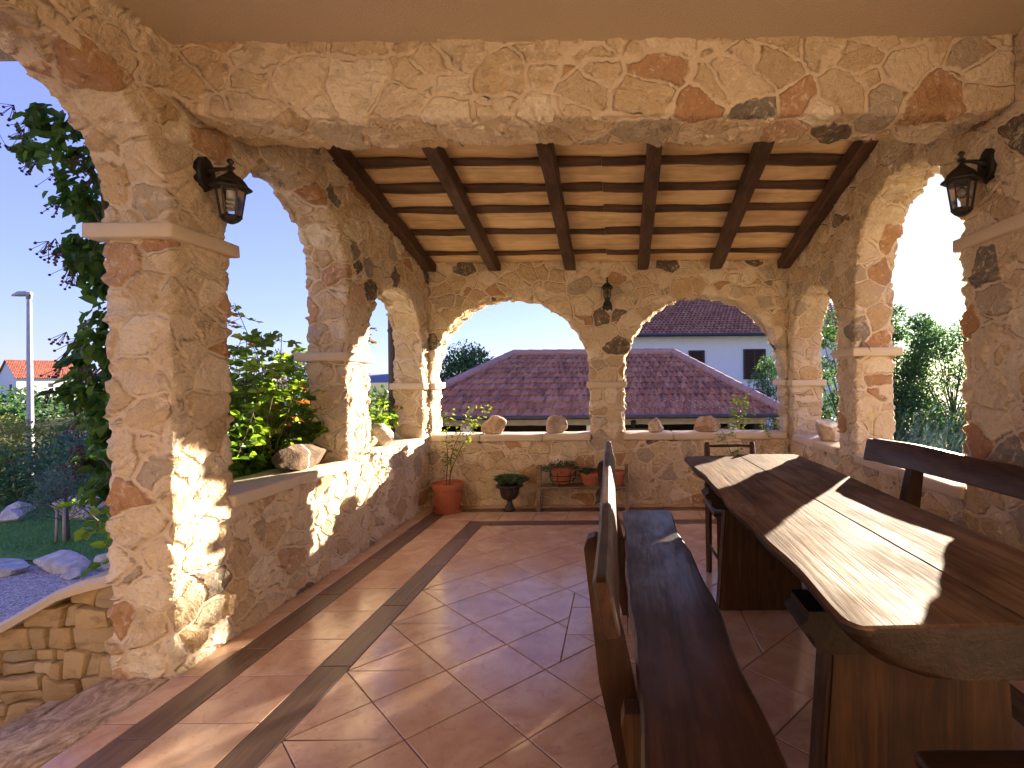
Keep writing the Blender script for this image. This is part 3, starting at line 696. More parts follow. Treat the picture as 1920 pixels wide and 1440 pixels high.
# ------------------------------------------------------------------ table
ZT = .838
tb = thing('dining_table', (.85, 2.3, 0), 'long rustic dark wood dining table half in sunlight', 'table')
xl = lambda y: .49 - .0205 * (y - 1.104) + .006 * math.sin(y * 5.2) + .004 * math.sin(y * 13.3 + 1)
xs = lambda y: .888 - .0285 * (y - 1.1)
xr = lambda y: 1.232 + .006 * (y - 1.1) + .006 * math.sin(y * 4.1 + 2)
y0l, y1l = 1.104, 3.545
def plank(side):
    mb = MB(); vs = []; fs = []
    dd = [0, .003, .008, .016, .026, .04, .06, .09]
    L0, L1 = y0l, y1l + (.0 if side < 0 else .06)
    ys = [L0 + d for d in dd] + list(np.linspace(L0 + .12, L1 - .12, 40)) + [L1 - d for d in dd[::-1]]
    for y in ys:
        d = min(y - L0, L1 - y); r = .055; e = 0 if d >= r else r - math.sqrt(max(0, r * r - (r - d) ** 2))
        tz = .004 if d < .004 else 0
        wob = .007 * mnoise.noise((y * 6, side * 3, 0))
        if side < 0: X = xl(y) + e * .9; S = xs(y) - .0015; sg = 1
        else: X = xr(y) - e * .9; S = xs(y) + .0015; sg = -1
        up = .0025 * mnoise.noise((y * 3, side, 4))
        sec = [(S, ZT - .118), (S, ZT - .004), (S - sg * .003, ZT + up * .3), (S - sg * .13, ZT + up - tz), (X + sg * .12, ZT + up - tz), (X + sg * .012, ZT - .002 - tz), (X + sg * .003, ZT - .010), (X + sg * (.002 + wob), ZT - .022),
               (X + sg * (.022 + wob), ZT - .045), (X + sg * (.075 + wob), ZT - .086), (X + sg * .14, ZT - .112), (X + sg * .2, ZT - .118)]
        vs += [(p, y, q) for p, q in sec]
    n = 12
    for j in range(len(ys) - 1):
        for q in range(n): fs.append([j * n + q, j * n + (q + 1) % n, (j + 1) * n + (q + 1) % n, (j + 1) * n + q][::sg if False else (1 if side > 0 else -1)])
    fs += [list(range(n))[::(-1 if side > 0 else 1)], [(len(ys) - 1) * n + q for q in range(n)][::(1 if side > 0 else -1)]]
    mb.add(vs, fs)
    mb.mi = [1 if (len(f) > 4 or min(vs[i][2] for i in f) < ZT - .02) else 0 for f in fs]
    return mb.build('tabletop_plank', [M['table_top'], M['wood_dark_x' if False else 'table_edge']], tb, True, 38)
plank(-1); plank(1)
for y, bl, br_ in ((1.45, .545, 1.135), (3.035, .578, 1.08)):
    mb = MB(); th = .11; pr = [(bl, 0), (br_, 0), (br_ - .045, .612), (bl + .045, .612)]
    bm = bmesh.new(); V_ = [bm.verts.new((p[0], y + t, p[1])) for t in (0, th) for p in pr]
    for f in ([0, 1, 2, 3], [7, 6, 5, 4], [1, 0, 4, 5], [2, 1, 5, 6], [3, 2, 6, 7], [0, 3, 7, 4]): bm.faces.new([V_[i] for i in f])
    bmesh.ops.bevel(bm, geom=list(bm.edges), offset=.010, segments=2, affect='EDGES'); bm.verts.index_update()
    mb.add([v.co for v in bm.verts], [[v.index for v in f.verts] for f in bm.faces]); bm.free(); mb.build('pedestal', M['wood_dark_up'], tb, True, 40)
    xa, xb = .50, 1.20                                     # bearer with scooped ends
    pl = [(xa + .02, .7), (xa, .685), (xa + .006, .668), (xa + .03, .655), (xa + .038, .64), (xa + .035, .625), (xa + .06, .605), (xa + .10, .602), (xb - .10, .602), (xb - .06, .605), (xb - .035, .625), (xb - .038, .64), (xb - .03, .655), (xb - .006, .668), (xb, .685), (xb - .02, .7), (xb - .02, .723), (xa + .02, .723)]
    mb = MB(); mb.prism(pl, 'y', y - .02, y + .13); mb.build('bearer', M['table_edge'], tb)

# ------------------------------------------------------------------ benches
def bench(name, label, xf, y0, y1, sw, ztop, posts, legs, origin, zs=.5, group=None):
    """local x: 0 at the seat's back edge, + towards the sitter; y along the length"""
    root = thing(name, origin, label, 'bench', group)
    def out(mb, nm, mat, ang=40):
        mb.v = [xf(v) for v in mb.v]; return mb.build(nm, mat, root, True, ang)
    mb = MB(); vs = []; fs = []; N = 44; t = .052
    dd = [0, .004, .012, .025, .045, .07]
    ys = [y0 + d for d in dd] + list(np.linspace(y0 + .1, y1 - .1, N)) + [y1 - d for d in dd[::-1]]
    for y in ys:
        d = min(y - y0, y1 - y); r = .04; e = 0 if d >= r else r - math.sqrt(max(0, r * r - (r - d) ** 2))
        a = .006 * math.sin(y * 4.4 + 1) + .003 * math.sin(y * 15) + e * .5
        b = sw(y) + .009 * math.sin(y * 3.6) + .006 * math.sin(y * 9.4 + 2) + .003 * mnoise.noise((y * 17, 1, 1)) - e
        up = .003 * mnoise.noise((y * 3.3, 7, 0))
        sec = [(a + .010, zs - t), (a, zs - t + .01), (a, zs - .008), (a + .008, zs + up), (a + .10, zs + up - .001), (b - .10, zs + up), (b - .012, zs + up * .5), (b - .002, zs - .010), (b - .006, zs - t + .012), (b - .025, zs - t)]
        vs += [(p, y, q) for p, q in sec]
    n = 10
    for j in range(len(ys) - 1):
        for q in range(n): fs.append([j * n + q, (j + 1) * n + q, (j + 1) * n + (q + 1) % n, j * n + (q + 1) % n])
    fs += [list(range(n)), [(len(ys) - 1) * n + q for q in range(n)][::-1]]
    mb.add(vs, fs); out(mb, 'seat', M['wood_dark'], 35)
    # backrest plank, leaning back
    mb = MB(); vs = []; fs = []; th = .036; hh = .122; ln = .175
    yb0, yb1 = y0 + .135, y1
    ys = [yb0, yb0 + .006, yb0 + .014] + list(np.linspace(yb0 + .04, yb1 - .04, 44)) + [yb1 - .014, yb1 - .006, yb1]
    for j, y in enumerate(ys):
        e = .006 if j in (0, len(ys) - 1) else .002 if j in (1, len(ys) - 2) else 0
        up = .006 * math.sin(y * 2.3 + 1) + .004 * math.sin(y * 7.7) + (.006 if math.sin(y * 2.9 + .5) > .2 else 0)
        lo = .006 * math.sin(y * 3.1) + .004 * mnoise.noise((y * 9, 0, 2))
        zt, zb = ztop + up - e, ztop - hh + lo + e
        off = lambda z: -.085 - ln * (z - (ztop - hh))
        sec = [(off(zb) + .006 + e, zb), (off(zb) + e, zb + .006), (off(zt) + e, zt - .008), (off(zt) + .008, zt), (off(zt) + th - .008, zt), (off(zt) + th - e, zt - .008), (off(zb) + th - e, zb + .006), (off(zb) + th - .006, zb)]
        vs += [(p, y, q) for p, q in sec]
    n = 8
    for j in range(len(ys) - 1):
        for q in range(n): fs.append([j * n + q, j * n + (q + 1) % n, (j + 1) * n + (q + 1) % n, (j + 1) * n + q])
    fs += [list(range(n))[::-1], [(len(ys) - 1) * n + q for q in range(n)]]
    fs = [f[::-1] for f in fs]
    mb.add(vs, fs); out(mb, 'backrest', M['wood_dark'], 35)
    for y in posts:                                            # leaning posts behind the plank
        mb = MB(); zt = ztop - .070
        offp = lambda z: -.088 - ln * (z - (ztop - hh))
        w_ = .10
        poly = [(offp(0) - w_ + .03, 0), (offp(0) + .03, 0), (offp(.42) + .018, .42), (offp(zt) - .002, zt), (offp(zt) - .022, zt + .007), (offp(zt) - .044, zt - .002), (offp(zt) - .055, zt - .03), (offp(.45) - w_ + .012, .45)]
        mb.prism(poly, 'y', y - .026, y + .026); p_ = out(mb, 'post', M['wood_dark_up'], 30)
    for y in legs:
        mb = MB(); poly = [(.02, 0), (.30, 0), (.265, zs - t - .002), (-.035, zs - t - .002), (-.045, zs - t - .04)]
        mb.prism(poly, 'y', y - .035, y + .035); out(mb, 'leg', M['wood_dark_up'], 30)
    return root
bench('bench', 'dark wooden bench with its backrest edge on, left of the table', lambda v: (v[0] + .047 - .0135 * (v[1] - 1.16), v[1], v[2]), .93, 3.42, lambda y: .335 - .006 * (y - 1.2), .956, (1.6, 3.02), (1.46, 3.0), (.15, 2.2, 0))
bench('bench', 'dark wooden bench with its backrest rail above the right-hand wall sill', lambda v: (1.525 - .136 * (v[1] - 3.06) - (v[0] + .085 + .05), v[1], v[2]), 1.05, 3.06, lambda y: .36, 1.005, (1.35, 2.72), (1.40, 2.75), (1.6, 2.0, 0))

# ------------------------------------------------------------------ chair and stool
ch = thing('chair', (.79, 3.47, 0), 'dark wooden rail-back chair tucked under the far table end', 'chair')
def leg_tube(root, a, b, r0, r1, nm='leg'):
    mb = MB(); mb.tube([a, ((a[0] + b[0]) / 2, (a[1] + b[1]) / 2, (a[2] + b[2]) / 2), b], [r0, (r0 + r1) / 2 * 1.05, r1], 4 if nm == 'leg' else 8); return mb.build(nm, M['wood_dark_up'], root, nm != 'leg')
for x in (.628, .952):
    leg_tube(ch, (x, 3.65, 0), (x, 3.66, .53), .020, .024)
    mb = MB(); mb.tube([(x, 3.66, .53), (x, 3.675, .74), (x, 3.70, .895), (x, 3.703, .912)], [.024, .022, .020, .015], 8); mb.build('back_post', M['wood_dark_up'], ch, True, 40)
    leg_tube(ch, (x + (.012 if x < .8 else -.012), 3.29, 0), (x + (.012 if x < .8 else -.012), 3.29, .49), .018, .023)
    mb = MB(); mb.tube([(x, 3.645, .2), (x + (.01 if x < .8 else -.01), 3.29, .2)], .010, 8); mb.build('stretcher', M['wood_dark_up'], ch, True)
mb = MB(); mb.box((.79, 3.465, .507), (.40, .42, .026), None, .010, 2); mb.build('seat', M['wood_dark'], ch, True, 40)
mb = MB(); mb.box((.79, 3.465, .475), (.33, .37, .045), None, .004, 1); mb.build('apron', M['wood_dark_x'], ch, True, 40)
for z, h in ((.885, .020), (.79, .045), (.68, .045)):
    mb = MB(); mb.tube([(.632 + .316 * i / 10, 3.66 + (z - .53) * .1 + .012 * math.sin(math.pi * i / 10), z) for i in range(11)], [h * .36 + h * .16 * math.sin(math.pi * i / 10) for i in range(11)], 8); mb.build('back_rail', M['wood_dark_x'], ch, True)
st = thing('stool', (.92, .98, 0), 'dark wooden stool with rounded corners under the near table end', 'stool')
mb = MB(); mb.box((.92, 1.0, .490), (.50, .40, .04), None, .018, 3, .003); mb.build('seat', M['wood_dark_x'], st, True, 40)
for x in (.74, 1.10):
    for y in (.86, 1.13): leg_tube(st, (x + (-.03 if x < .9 else .03), y + (-.02 if y < 1 else .02), 0), (x, y, .472), .022, .028)

# ------------------------------------------------------------------ lanterns
def lantern(pos, d, label, bulb, s=1.0):
    """pos: eave centre; d: horizontal unit vector from the wall to the lantern"""
    P = Vector(pos); root = thing('wall_lantern', tuple(P - Vector(d) * .16), label, 'lantern', 'black wall lanterns of the terrace')
    ph = math.pi / 6; hex_ = lambda prof, nm, mt, par, sm=False: (lambda mb: (mb.lathe(P, [(r * s, z * s) for r, z in prof], 6, ph), mb.build(nm, mt, par, sm))[1])(MB())
    hood = hex_([(.088, -.004), (.092, .002), (.090, .008), (.072, .022), (.066, .034), (.056, .048), (.036, .066), (.022, .076), (.012, .088)], 'hood', M['iron'], root)
    mb = MB(); mb.lathe(P, [(r * s, z * s) for r, z in [(.010, .084), (.010, .098), (.019, .103), (.019, .110), (.009, .116), (.008, .126), (.014, .133), (.015, .141), (.009, .149), (.001, .151)]], 12); mb.build('finial', M['iron'], hood, True, 50)
    cage = MB()
    for k in range(6):
        a = ph + k * math.pi / 3; c, s_ = math.cos(a), math.sin(a)
        cage.tube([P + Vector((c * .063, s_ * .063, -.002)) * s, P + Vector((c * .043, s_ * .043, -.145)) * s], .0045 * s, 4)
    cage.lathe(P, [(.045 * s, -.150 * s), (.048 * s, -.146 * s), (.048 * s, -.139 * s), (.045 * s, -.135 * s)], 6, ph)
    cage.lathe(P, [(.063 * s, -.010 * s), (.066 * s, -.006 * s), (.066 * s, -.001 * s)], 6, ph)
    cage.build('cage', M['iron'], root)
    mb = MB(); mb.lathe(P, [(.0605 * s, -.006 * s), (.0415 * s, -.14 * s)], 6, ph, cap=False); mb.build('glass', M['glass'], root)
    hex_([(.046, -.143), (.040, -.156), (.030, -.166), (.020, -.172), (.010, -.176)], 'base_cap', M['iron'], root)
    mb = MB()
    if bulb == 'coil':
        mb.lathe(P, [(.018 * s, -.002 * s), (.020 * s, -.045 * s), (.017 * s, -.050 * s)], 14)
        pts = [P + Vector((math.cos(t) * .017, math.sin(t) * .017, -.052 - t * .0035)) * s for t in np.linspace(0, 16, 70)]; mb.tube(pts, .0045 * s, 6)
    else:
        mb.lathe(P, [(.011 * s, -.002 * s), (.011 * s, -.03 * s)], 12); mb.ball(P + Vector((0, 0, -.058)) * s, .028 * s, 12)
    mb.build('bulb', M['bulb'] if bulb == 'coil' else M['glass'], root, True, 40)
    D = Vector(d); S = Vector((-D.y, D.x, 0))
    def plate(z0, z1, hw, up):
        prof = [(0, z1), (hw * .45, z1 - .012), (hw * .85, z1 - .045), (hw, z1 - .085), (hw * .88, z1 - .13), (hw * .5, z0 + .022), (0, z0)]
        full = prof + [(-a, b) for a, b in prof[-2:0:-1]]; n = len(full); mb = MB(); vs = []
        for off, sc_ in ((0, 1), (.02, 1), (.028, .82), (.030, .5)):
            zc = (z0 + z1) / 2; vs += [wallp + D * off + S * a * sc_ + Vector((0, 0, (b - zc) * sc_ + zc - P.z)) for a, b in full]
        fs = [[l * n + i, l * n + (i + 1) % n, (l + 1) * n + (i + 1) % n, (l + 1) * n + i] for l in range(3) for i in range(n)] + [[3 * n + i for i in range(n)]]
        mb.add(vs, [f[::-1] for f in fs]); return mb.build('backplate', M['iron'], root)
    if s > .9:
        arm = .13; wallp = P - D * (arm + .012); wallp.z = P.z
        plate(P.z - .015, P.z + .165, .062, True)
        mb = MB(); zz = P.z + .100
        mb.tube([P + Vector((0, 0, .100)) + D * .004, P + Vector((0, 0, .101)) - D * .05, P + Vector((0, 0, .098)) - D * .085, P + Vector((0, 0, .085)) - D * (arm - .01)], [.008, .009, .013, .028], 8)
        mb.build('arm', M['iron'], root, True)
    else:
        arm = .085; wallp = P - D * (arm + .012); wallp.z = P.z
        plate(P.z - .232, P.z - .104, .052, False)
        mb = MB(); mb.tube([P + Vector((0, 0, -.13)), P + Vector((0, 0, -.148)), P + Vector((0, 0, -.160)) - D * .03, P + Vector((0, 0, -.165)) - D * arm], [.012, .014, .016, .024], 8); mb.build('arm', M['iron'], root, True)
    return root
lantern((XL + .145, 2.60, 2.345), (1, 0, 0), 'black wall lantern holding a coiled white bulb, above the left pillar', 'coil')
lantern((XR - .145, 2.585, 2.345), (-1, 0, 0), 'black wall lantern with a clear round bulb, in front of the bright right arch', 'round')
lantern((-.115, ZB - .105, 2.345), (0, -1, 0), 'small upright wall lantern between the two back arches', 'round', .78)

# ------------------------------------------------------------------ rocks
def rock(name, c, d, seed, mat, label, cat='rock', group=None, sub=4, rot=0, planes=16, ns=.05):
    rg = np.random.default_rng(seed); bm = bmesh.new(); bmesh.ops.create_icosphere(bm, subdivisions=sub, radius=1)
    nrm = rg.normal(size=(planes, 3)); nrm /= np.linalg.norm(nrm, axis=1)[:, None]; off = rg.uniform(.55, .95, planes)
    nrm = np.vstack([nrm, [[0, 0, -1]]]); off = np.append(off, .62)
    Rz = Matrix.Rotation(rot, 3, 'Z'); mb = MB(); vs = []
    for v in bm.verts:
        n = np.array(v.co); dt = nrm @ n; r = np.min(np.where(dt > .05, off / np.maximum(dt, .05), 1.15)); r = min(r, 1.12)
        q = Vector(n * r); k = 1 + ns * (mnoise.noise(q * 2.3 + Vector((seed, 0, 0))) + .5 * mnoise.noise(q * 6 + Vector((0, seed, 0))) + .3 * mnoise.noise(q * 14))
        q *= k; vs.append(q)
    zs = min(v.z for v in vs); zh = max(v.z for v in vs); xh = max(abs(v.x) for v in vs); yh = max(abs(v.y) for v in vs)
    vs = [Rz @ Vector((v.x / xh * d[0] / 2, v.y / yh * d[1] / 2, (v.z - zs) / (zh - zs) * d[2])) + Vector(c) for v in vs]
    mb.add(vs, [[v.index for v in f.verts] for f in bm.faces]); bm.free()
    return mb.build(name, mat, None, True, 28, origin=c, label=label, cat=cat, **({'group': group} if group else {}))
GR = 'rocks laid on the wall sills'
S0 = SILL - .002
rock('rock', (-2.25, 3.60, S0), (.24, .60, .175), 3, M['rock_brown'], 'long dark brown rock with a white vein on the near left sill', group=GR, rot=.08)
rock('rock', (-2.21, 4.50, S0), (.19, .22, .12), 9, M['rock_rust'], 'small reddish rock at the foot of the left pier', group=GR)
rock('rock', (-2.27, 4.92, S0), (.24, .44, .20), 12, M['rock'], 'big pale rock near the downpipe on the left sill', group=GR, rot=.3)
rock('rock', (-1.40, 5.81, S0), (.30, .22, .205), 21, M['rock_rust'], 'rusty wedge-shaped rock on the back sill, nearest the potted shrub', group=GR, rot=.3, planes=9)
rock('rock', (-.70, 5.80, S0), (.245, .22, .205), 33, M['rock_grey' if False else 'rock'], 'tall grey-brown rock on the back sill near the middle pier', group=GR, planes=9)
rock('rock', (.40, 5.80, S0), (.205, .2, .165), 41, M['rock'], 'small round rock on the back sill, right of the middle pier', group=GR, planes=22)
rock('rock', (.99, 5.80, S0), (.31, .22, .185), 55, M['rock_rust'], 'wide rounded rock on the back sill behind the chair', group=GR, planes=22)
rock('rock', (2.00, 4.90, S0), (.27, .40, .20), 62, M['rock'], 'pale rock on the sill of the small right arch', group=GR, rot=-.3)

# ------------------------------------------------------------------ potted plants
def stems_leaves(root, base, n, h, spread, nleaf, L, mat, seed, stem_r=.004, up=.6, bare=.3, nm='foliage'):
    rg = random.Random(seed); sm = MB(); lf = MB()
    for i in range(n):
        a = rg.uniform(0, 6.28); p = Vector(base) + Vector((rg.uniform(-.02, .02), rg.uniform(-.02, .02), 0)); d = Vector((math.cos(a) * spread, math.sin(a) * spread, 1)).normalized()
        hh = h * rg.uniform(.6, 1.0); pts = [p.copy()]; K = 10
        for k in range(K):
            d = (d + Vector((rg.gauss(0, .13), rg.gauss(0, .13), rg.gauss(.02, .05)))).normalized(); p = p + d * hh / K; pts.append(p.copy())
        sm.tube(pts, [stem_r * (1 - .75 * k / K) for k in range(K + 1)], 5, False)
        for q in range(nleaf):
            t = bare + (1 - bare) * rg.random() ** .8; k = min(K - 1, int(t * K)); pp = pts[k].lerp(pts[k + 1], t * K - k)
            aa = rg.uniform(0, 6.28); dd = Vector((math.cos(aa), math.sin(aa), rg.uniform(-.3, up)))
            tw = pp + dd.normalized() * rg.uniform(.01, .06); sm.tube([pp, tw], stem_r * .3, 3, False)
            for _ in range(rg.randint(2, 4)):
                d2 = (dd + Vector((rg.gauss(0, .6), rg.gauss(0, .6), rg.gauss(0, .4)))); lf.leaf(tw, d2, Vector((rg.gauss(0, .4), rg.gauss(0, .4), 1)), L * rg.uniform(.6, 1.2), L * .5, rg.random() * .98 + .01, .15)
    sm.build('stem', M['stem'], root, True); lf.build(nm, mat, root)
def pot_prof(r, h): return [(r * .70, 0), (r * .73, h * .05), (r * .86, h * .66), (r * .885, h * .74), (r * .93, h * .75), (r * .93, h * .82), (r * 1.0, h * .83), (r * 1.0, h * .97), (r * .98, h), (r * .9, h), (r * .87, h * .9), (.01, h * .88)]
pt = thing('potted_shrub', (-1.80, 5.40, 0), 'sparse thin shrub in a ribbed terracotta pot in the left corner', 'potted plant')
mb = MB(); mb.lathe((-1.80, 5.40, .02), pot_prof(.165, .285), 36); pot = mb.build('pot', M['terracotta'], pt, True, 40)
mb = MB()
for k in range(44):
    a = 2 * math.pi * k / 44; mb.tube([(-1.80 + .1245 * math.cos(a), 5.40 + .1245 * math.sin(a), .05), (-1.80 + .139 * math.cos(a), 5.40 + .139 * math.sin(a), .19)], .0035, 4)
mb.build('rib', M['terracotta'], pot)
mb = MB(); mb.lathe((-1.80, 5.40, .0), [(.125, .0), (.14, .004), (.155, .028), (.158, .034), (.150, .034), (.13, .016), (.01, .014)], 36); mb.build('saucer', M['terracotta'], pt, True, 40)
mb = MB(); mb.lathe((-1.80, 5.40, .262), [(.143, 0), (.05, .012), (.001, .016)], 20, cap=False); mb.build('soil', M['soil'], pt, True)
stems_leaves(pt, (-1.80, 5.42, .27), 3, 1.0, .07, 52, .034, M['leaf_lime'], 8, .006, .6, .15)
def rosettes(root, c, rad, n, L, seed, mat):
    rg = random.Random(seed); mb = MB()
    for i in range(n):
        a = rg.uniform(0, 6.28); r = rad * math.sqrt(rg.random()); p = Vector((c[0] + r * math.cos(a), c[1] + r * math.sin(a), c[2] + .04 * (1 - (r / rad) ** 2)))
        for k in range(16):
            aa = k * 2.4; el = .55 + .9 * k / 16; d = Vector((math.cos(aa) * math.cos(el), math.sin(aa) * math.cos(el), math.sin(el)))
            mb.leaf(p, d, Vector((0, 0, 1)), L * (1 - .5 * k / 16), L * .38, rg.random() * .98 + .01, .3)
    return mb.build('foliage', mat, root)
ur = thing('urn_planter', (-1.155, 5.42, 0), 'dark footed urn filled with green succulents', 'urn')
mb = MB(); mb.lathe((-1.155, 5.42, 0), [(.062, 0), (.064, .012), (.052, .022), (.030, .075), (.026, .10), (.034, .112), (.060, .120), (.085, .145), (.098, .19), (.102, .235), (.118, .245), (.138, .262), (.140, .272), (.128, .278), (.105, .268), (.01, .262)], 32); mb.build('bowl', M['urn'], ur, True, 40)
mb = MB(); n = 120; vs = []
for k in range(n):
    a = 2 * math.pi * k / n; q = .006 * abs(math.sin(a * 10))
    vs += [(-1.155 + (r_ + q) * math.cos(a), 5.42 + (r_ + q) * math.sin(a), z_ - q) for r_, z_ in ((.126, .252), (.136, .258), (.139, .270), (.134, .279), (.126, .277))]
mb.add(vs, [[k * 5 + q, k * 5 + (q + 1) % 5, ((k + 1) % n) * 5 + (q + 1) % 5, ((k + 1) % n) * 5 + q] for k in range(n) for q in range(5)])
mb.build('rim', M['urn'], ur, True)
rosettes(ur, (-1.155, 5.42, .275), .12, 17, .125, 5, M['leaf_succ'])
# plant rack
rk = thing('plant_rack', (-.385, 5.42, 0), 'low weathered wooden rack along the back wall', 'plant stand')
for x in (-.845, .075):
    mb = MB(); mb.prism([(5.34, 0), (5.40, 0), (5.52, .46), (5.455, .47)], 'x', x - .018, x + .018); mb.build('leg', M['grey_wood'], rk)
    mb = MB(); mb.prism([(5.555, 0), (5.60, 0), (5.60, .235), (5.555, .235)], 'x', x - .016, x + .016); mb.build('leg', M['grey_wood'], rk)
    mb = MB(); mb.box((x + (.03 if x < 0 else -.03), 5.48, .208), (.024, .22, .035), None, .004); mb.build('bracket', M['grey_wood'], rk)
for y, z in ((5.425, .237), (5.53, .237)):
    mb = MB(); mb.box((-.385, y, z), (.87, .095, .024), None, .004, 1, .003, (0, 12)); mb.build('shelf', M['grey_wood'], rk, True, 40)
def bowl(c, r, h, label, seed, kind, grp='terracotta pots on the plant rack'):
    t = thing('terracotta_pot', c, label, 'flower pot', grp)
    mb = MB(); mb.lathe(c, [(r * .62, 0), (r * .85, h * .5), (r * .92, h * .72), (r * 1.0, h * .74), (r * 1.02, h * .95), (r, h), (r * .9, h), (r * .88, h * .88), (.01, h * .86)], 28); mb.build('pot', M['terracotta'], t, True, 40)
    if kind == 'trail':
        rg = random.Random(seed); mb = MB()
        for i in range(420):
            a = rg.uniform(0, 6.28); rr_ = r * 1.25 * math.sqrt(rg.random()) + (.06 if math.cos(a) < -.5 else 0); p = Vector((c[0] + rr_ * math.cos(a), c[1] + rr_ * math.sin(a) * .8, c[2] + h + rg.uniform(0, .05) - (.04 if rr_ > r else 0)))
            mb.leaf(p, Vector((math.cos(a), math.sin(a), rg.uniform(-.2, 1.0))), Vector((0, 0, 1)), rg.uniform(.02, .045), .014, rg.random() * .98 + .01, .2)
        mb.build('foliage', M['leaf_succ'], t)
    elif kind: rosettes(t, (c[0], c[1], c[2] + h * .9), r * 1.15, 18, .05, seed, M['leaf_succ'])
    return t
hold = thing('pot_holder', (-.60, 5.47, .25), 'black wire pot holder on the rack', 'pot holder')
mb = MB(); C0 = Vector((-.60, 5.47, .25))
for z, r in ((.115, .135), (.06, .125)): mb.tube([C0 + Vector((math.cos(t) * r, math.sin(t) * r, z)) for t in np.linspace(0, 2 * math.pi, 33)], .005, 6, False)
for k in range(6): a = k * math.pi / 3 + .2; mb.tube([C0 + Vector((math.cos(a) * .137, math.sin(a) * .137, .15)), C0 + Vector((math.cos(a) * .132, math.sin(a) * .132, .08)), C0 + Vector((math.cos(a) * .10, math.sin(a) * .10, .03)), C0 + Vector((math.cos(a) * .115, math.sin(a) * .115, .0))], .0045, 5)
mb.build('frame', M['iron'], hold, True)
bowl((-.60, 5.47, .275), .128, .165, 'wide terracotta bowl of trailing plants in the wire holder', 4, 'trail')
bowl((-.315, 5.47, .25), .098, .135, 'terracotta pot overgrown with succulents, beside the wire holder', 14, 'ros')
bowl((-.02, 5.47, .25), .085, .15, 'bare rimmed terracotta pot at the end of the rack behind the bench back', 15, None)

# ------------------------------------------------------------------ ground
def gz(x, y):
    t = min(max((y - 8.6) / 1.2, 0), 1); t = t * t * (3 - 2 * t)
    return -.66 - 1.3 * t
mb = MB(); gx = [-900, -300, -120, -60, -30, -20, -16, -12, -9, -6, -4, -2, 0, 2, 4, 6, 9, 12, 16, 20, 30, 60, 120, 300, 900]
gy = [-300, -60, -20, -8, -4, 0, 2, 4, 6, 8, 8.6, 8.8, 9, 9.2, 9.4, 9.6, 9.8, 10, 12, 16, 20, 30, 50, 80, 140, 300, 600, 1500]
vs = [(x, y, gz(x, y)) for y in gy for x in gx]; n = len(gx)
mb.add(vs, [[j * n + i, j * n + i + 1, (j + 1) * n + i + 1, (j + 1) * n + i] for j in range(len(gy) - 1) for i in range(n - 1)])
mb.build('ground', M['ground'], None, True, kind='structure')
mb = MB(); mb.add([(-16, -6, -.652), (-2.38, -6, -.652), (-2.38, 5.3, -.652), (-4.6, 5.45, -.652), (-6.5, 5.75, -.652), (-9, 5.9, -.652), (-16, 6.6, -.652)], [[0, 1, 2, 3, 4, 5, 6]]); mb.build('gravel_path', M['gravel'], kind='structure')
mb = MB(); mb.add([(-18, 6.75, -.648), (-9, 6.05, -.648), (-6.5, 5.9, -.648), (-4.6, 5.6, -.648), (-2.6, 5.5, -.648), (-2.6, 8.5, -.648), (-18, 8.5, -.648)], [[0, 1, 2, 3, 4, 5, 6]]); mb.build('lawn', M['lawn'], kind='structure')
mb = MB(); mb.box((-.11, 2.1, -.40), (4.4, 7.6, .79), None); mb.v = [(x, y, z - .008) for x, y, z in mb.v]; mb.build('terrace_base', M['cast'], kind='structure')
rg = random.Random(77); mb = MB()
for i in range(26000):
    y = rg.uniform(5.7, 8.5); x = rg.uniform(-10.2, -4.0)
    if y < 5.95 + .09 * (-x - 6): continue
    h = rg.uniform(.02, .05); a = rg.uniform(0, 6.28); p = Vector((x, y, -.65)); mb.rv = rg.random() * .98 + .01
    mb.add([p + Vector((math.cos(a), math.sin(a), 0)) * .005, p - Vector((math.cos(a), math.sin(a), 0)) * .005, p + Vector((rg.gauss(0, .015), rg.gauss(0, .015), h))], [[0, 1, 2]])
mb.build('grass', M['grass'], kind='stuff')
GB = 'boulders edging the lawn'
for i, (x, y, d, lab) in enumerate([(-6.75, 5.55, (.75, .5, .19), 'flat pale boulder at the edge of the gravel, furthest from the pillar'), (-6.05, 5.62, (.66, .45, .20), 'middle pale boulder of the lawn edge row'),
        (-5.72, 5.40, (.22, .2, .12), 'smallest pale boulder of the lawn edge row'), (-5.45, 5.70, (.6, .42, .22), 'pale boulder of the lawn edge row closest to the pillar')]):
    rock('boulder', (x, y, -.67), d, 100 + i, M['rock_grey'], lab, 'boulder', GB)
for i, (x, y, d, lab) in enumerate([(-8.15, 7.85, (.72, .6, .36), 'large white boulder on the lawn beside the small staked tree'), (-9.35, 8.05, (.42, .4, .22), 'grey boulder under the hedge at the picture edge'), (-8.95, 7.6, (.32, .3, .2), 'low grey boulder on the lawn before the hedge')]):
    rock('boulder', (x, y, -.67), d, 130 + i, M['rock_grey'], lab, 'boulder', 'boulders lying by the hedge')

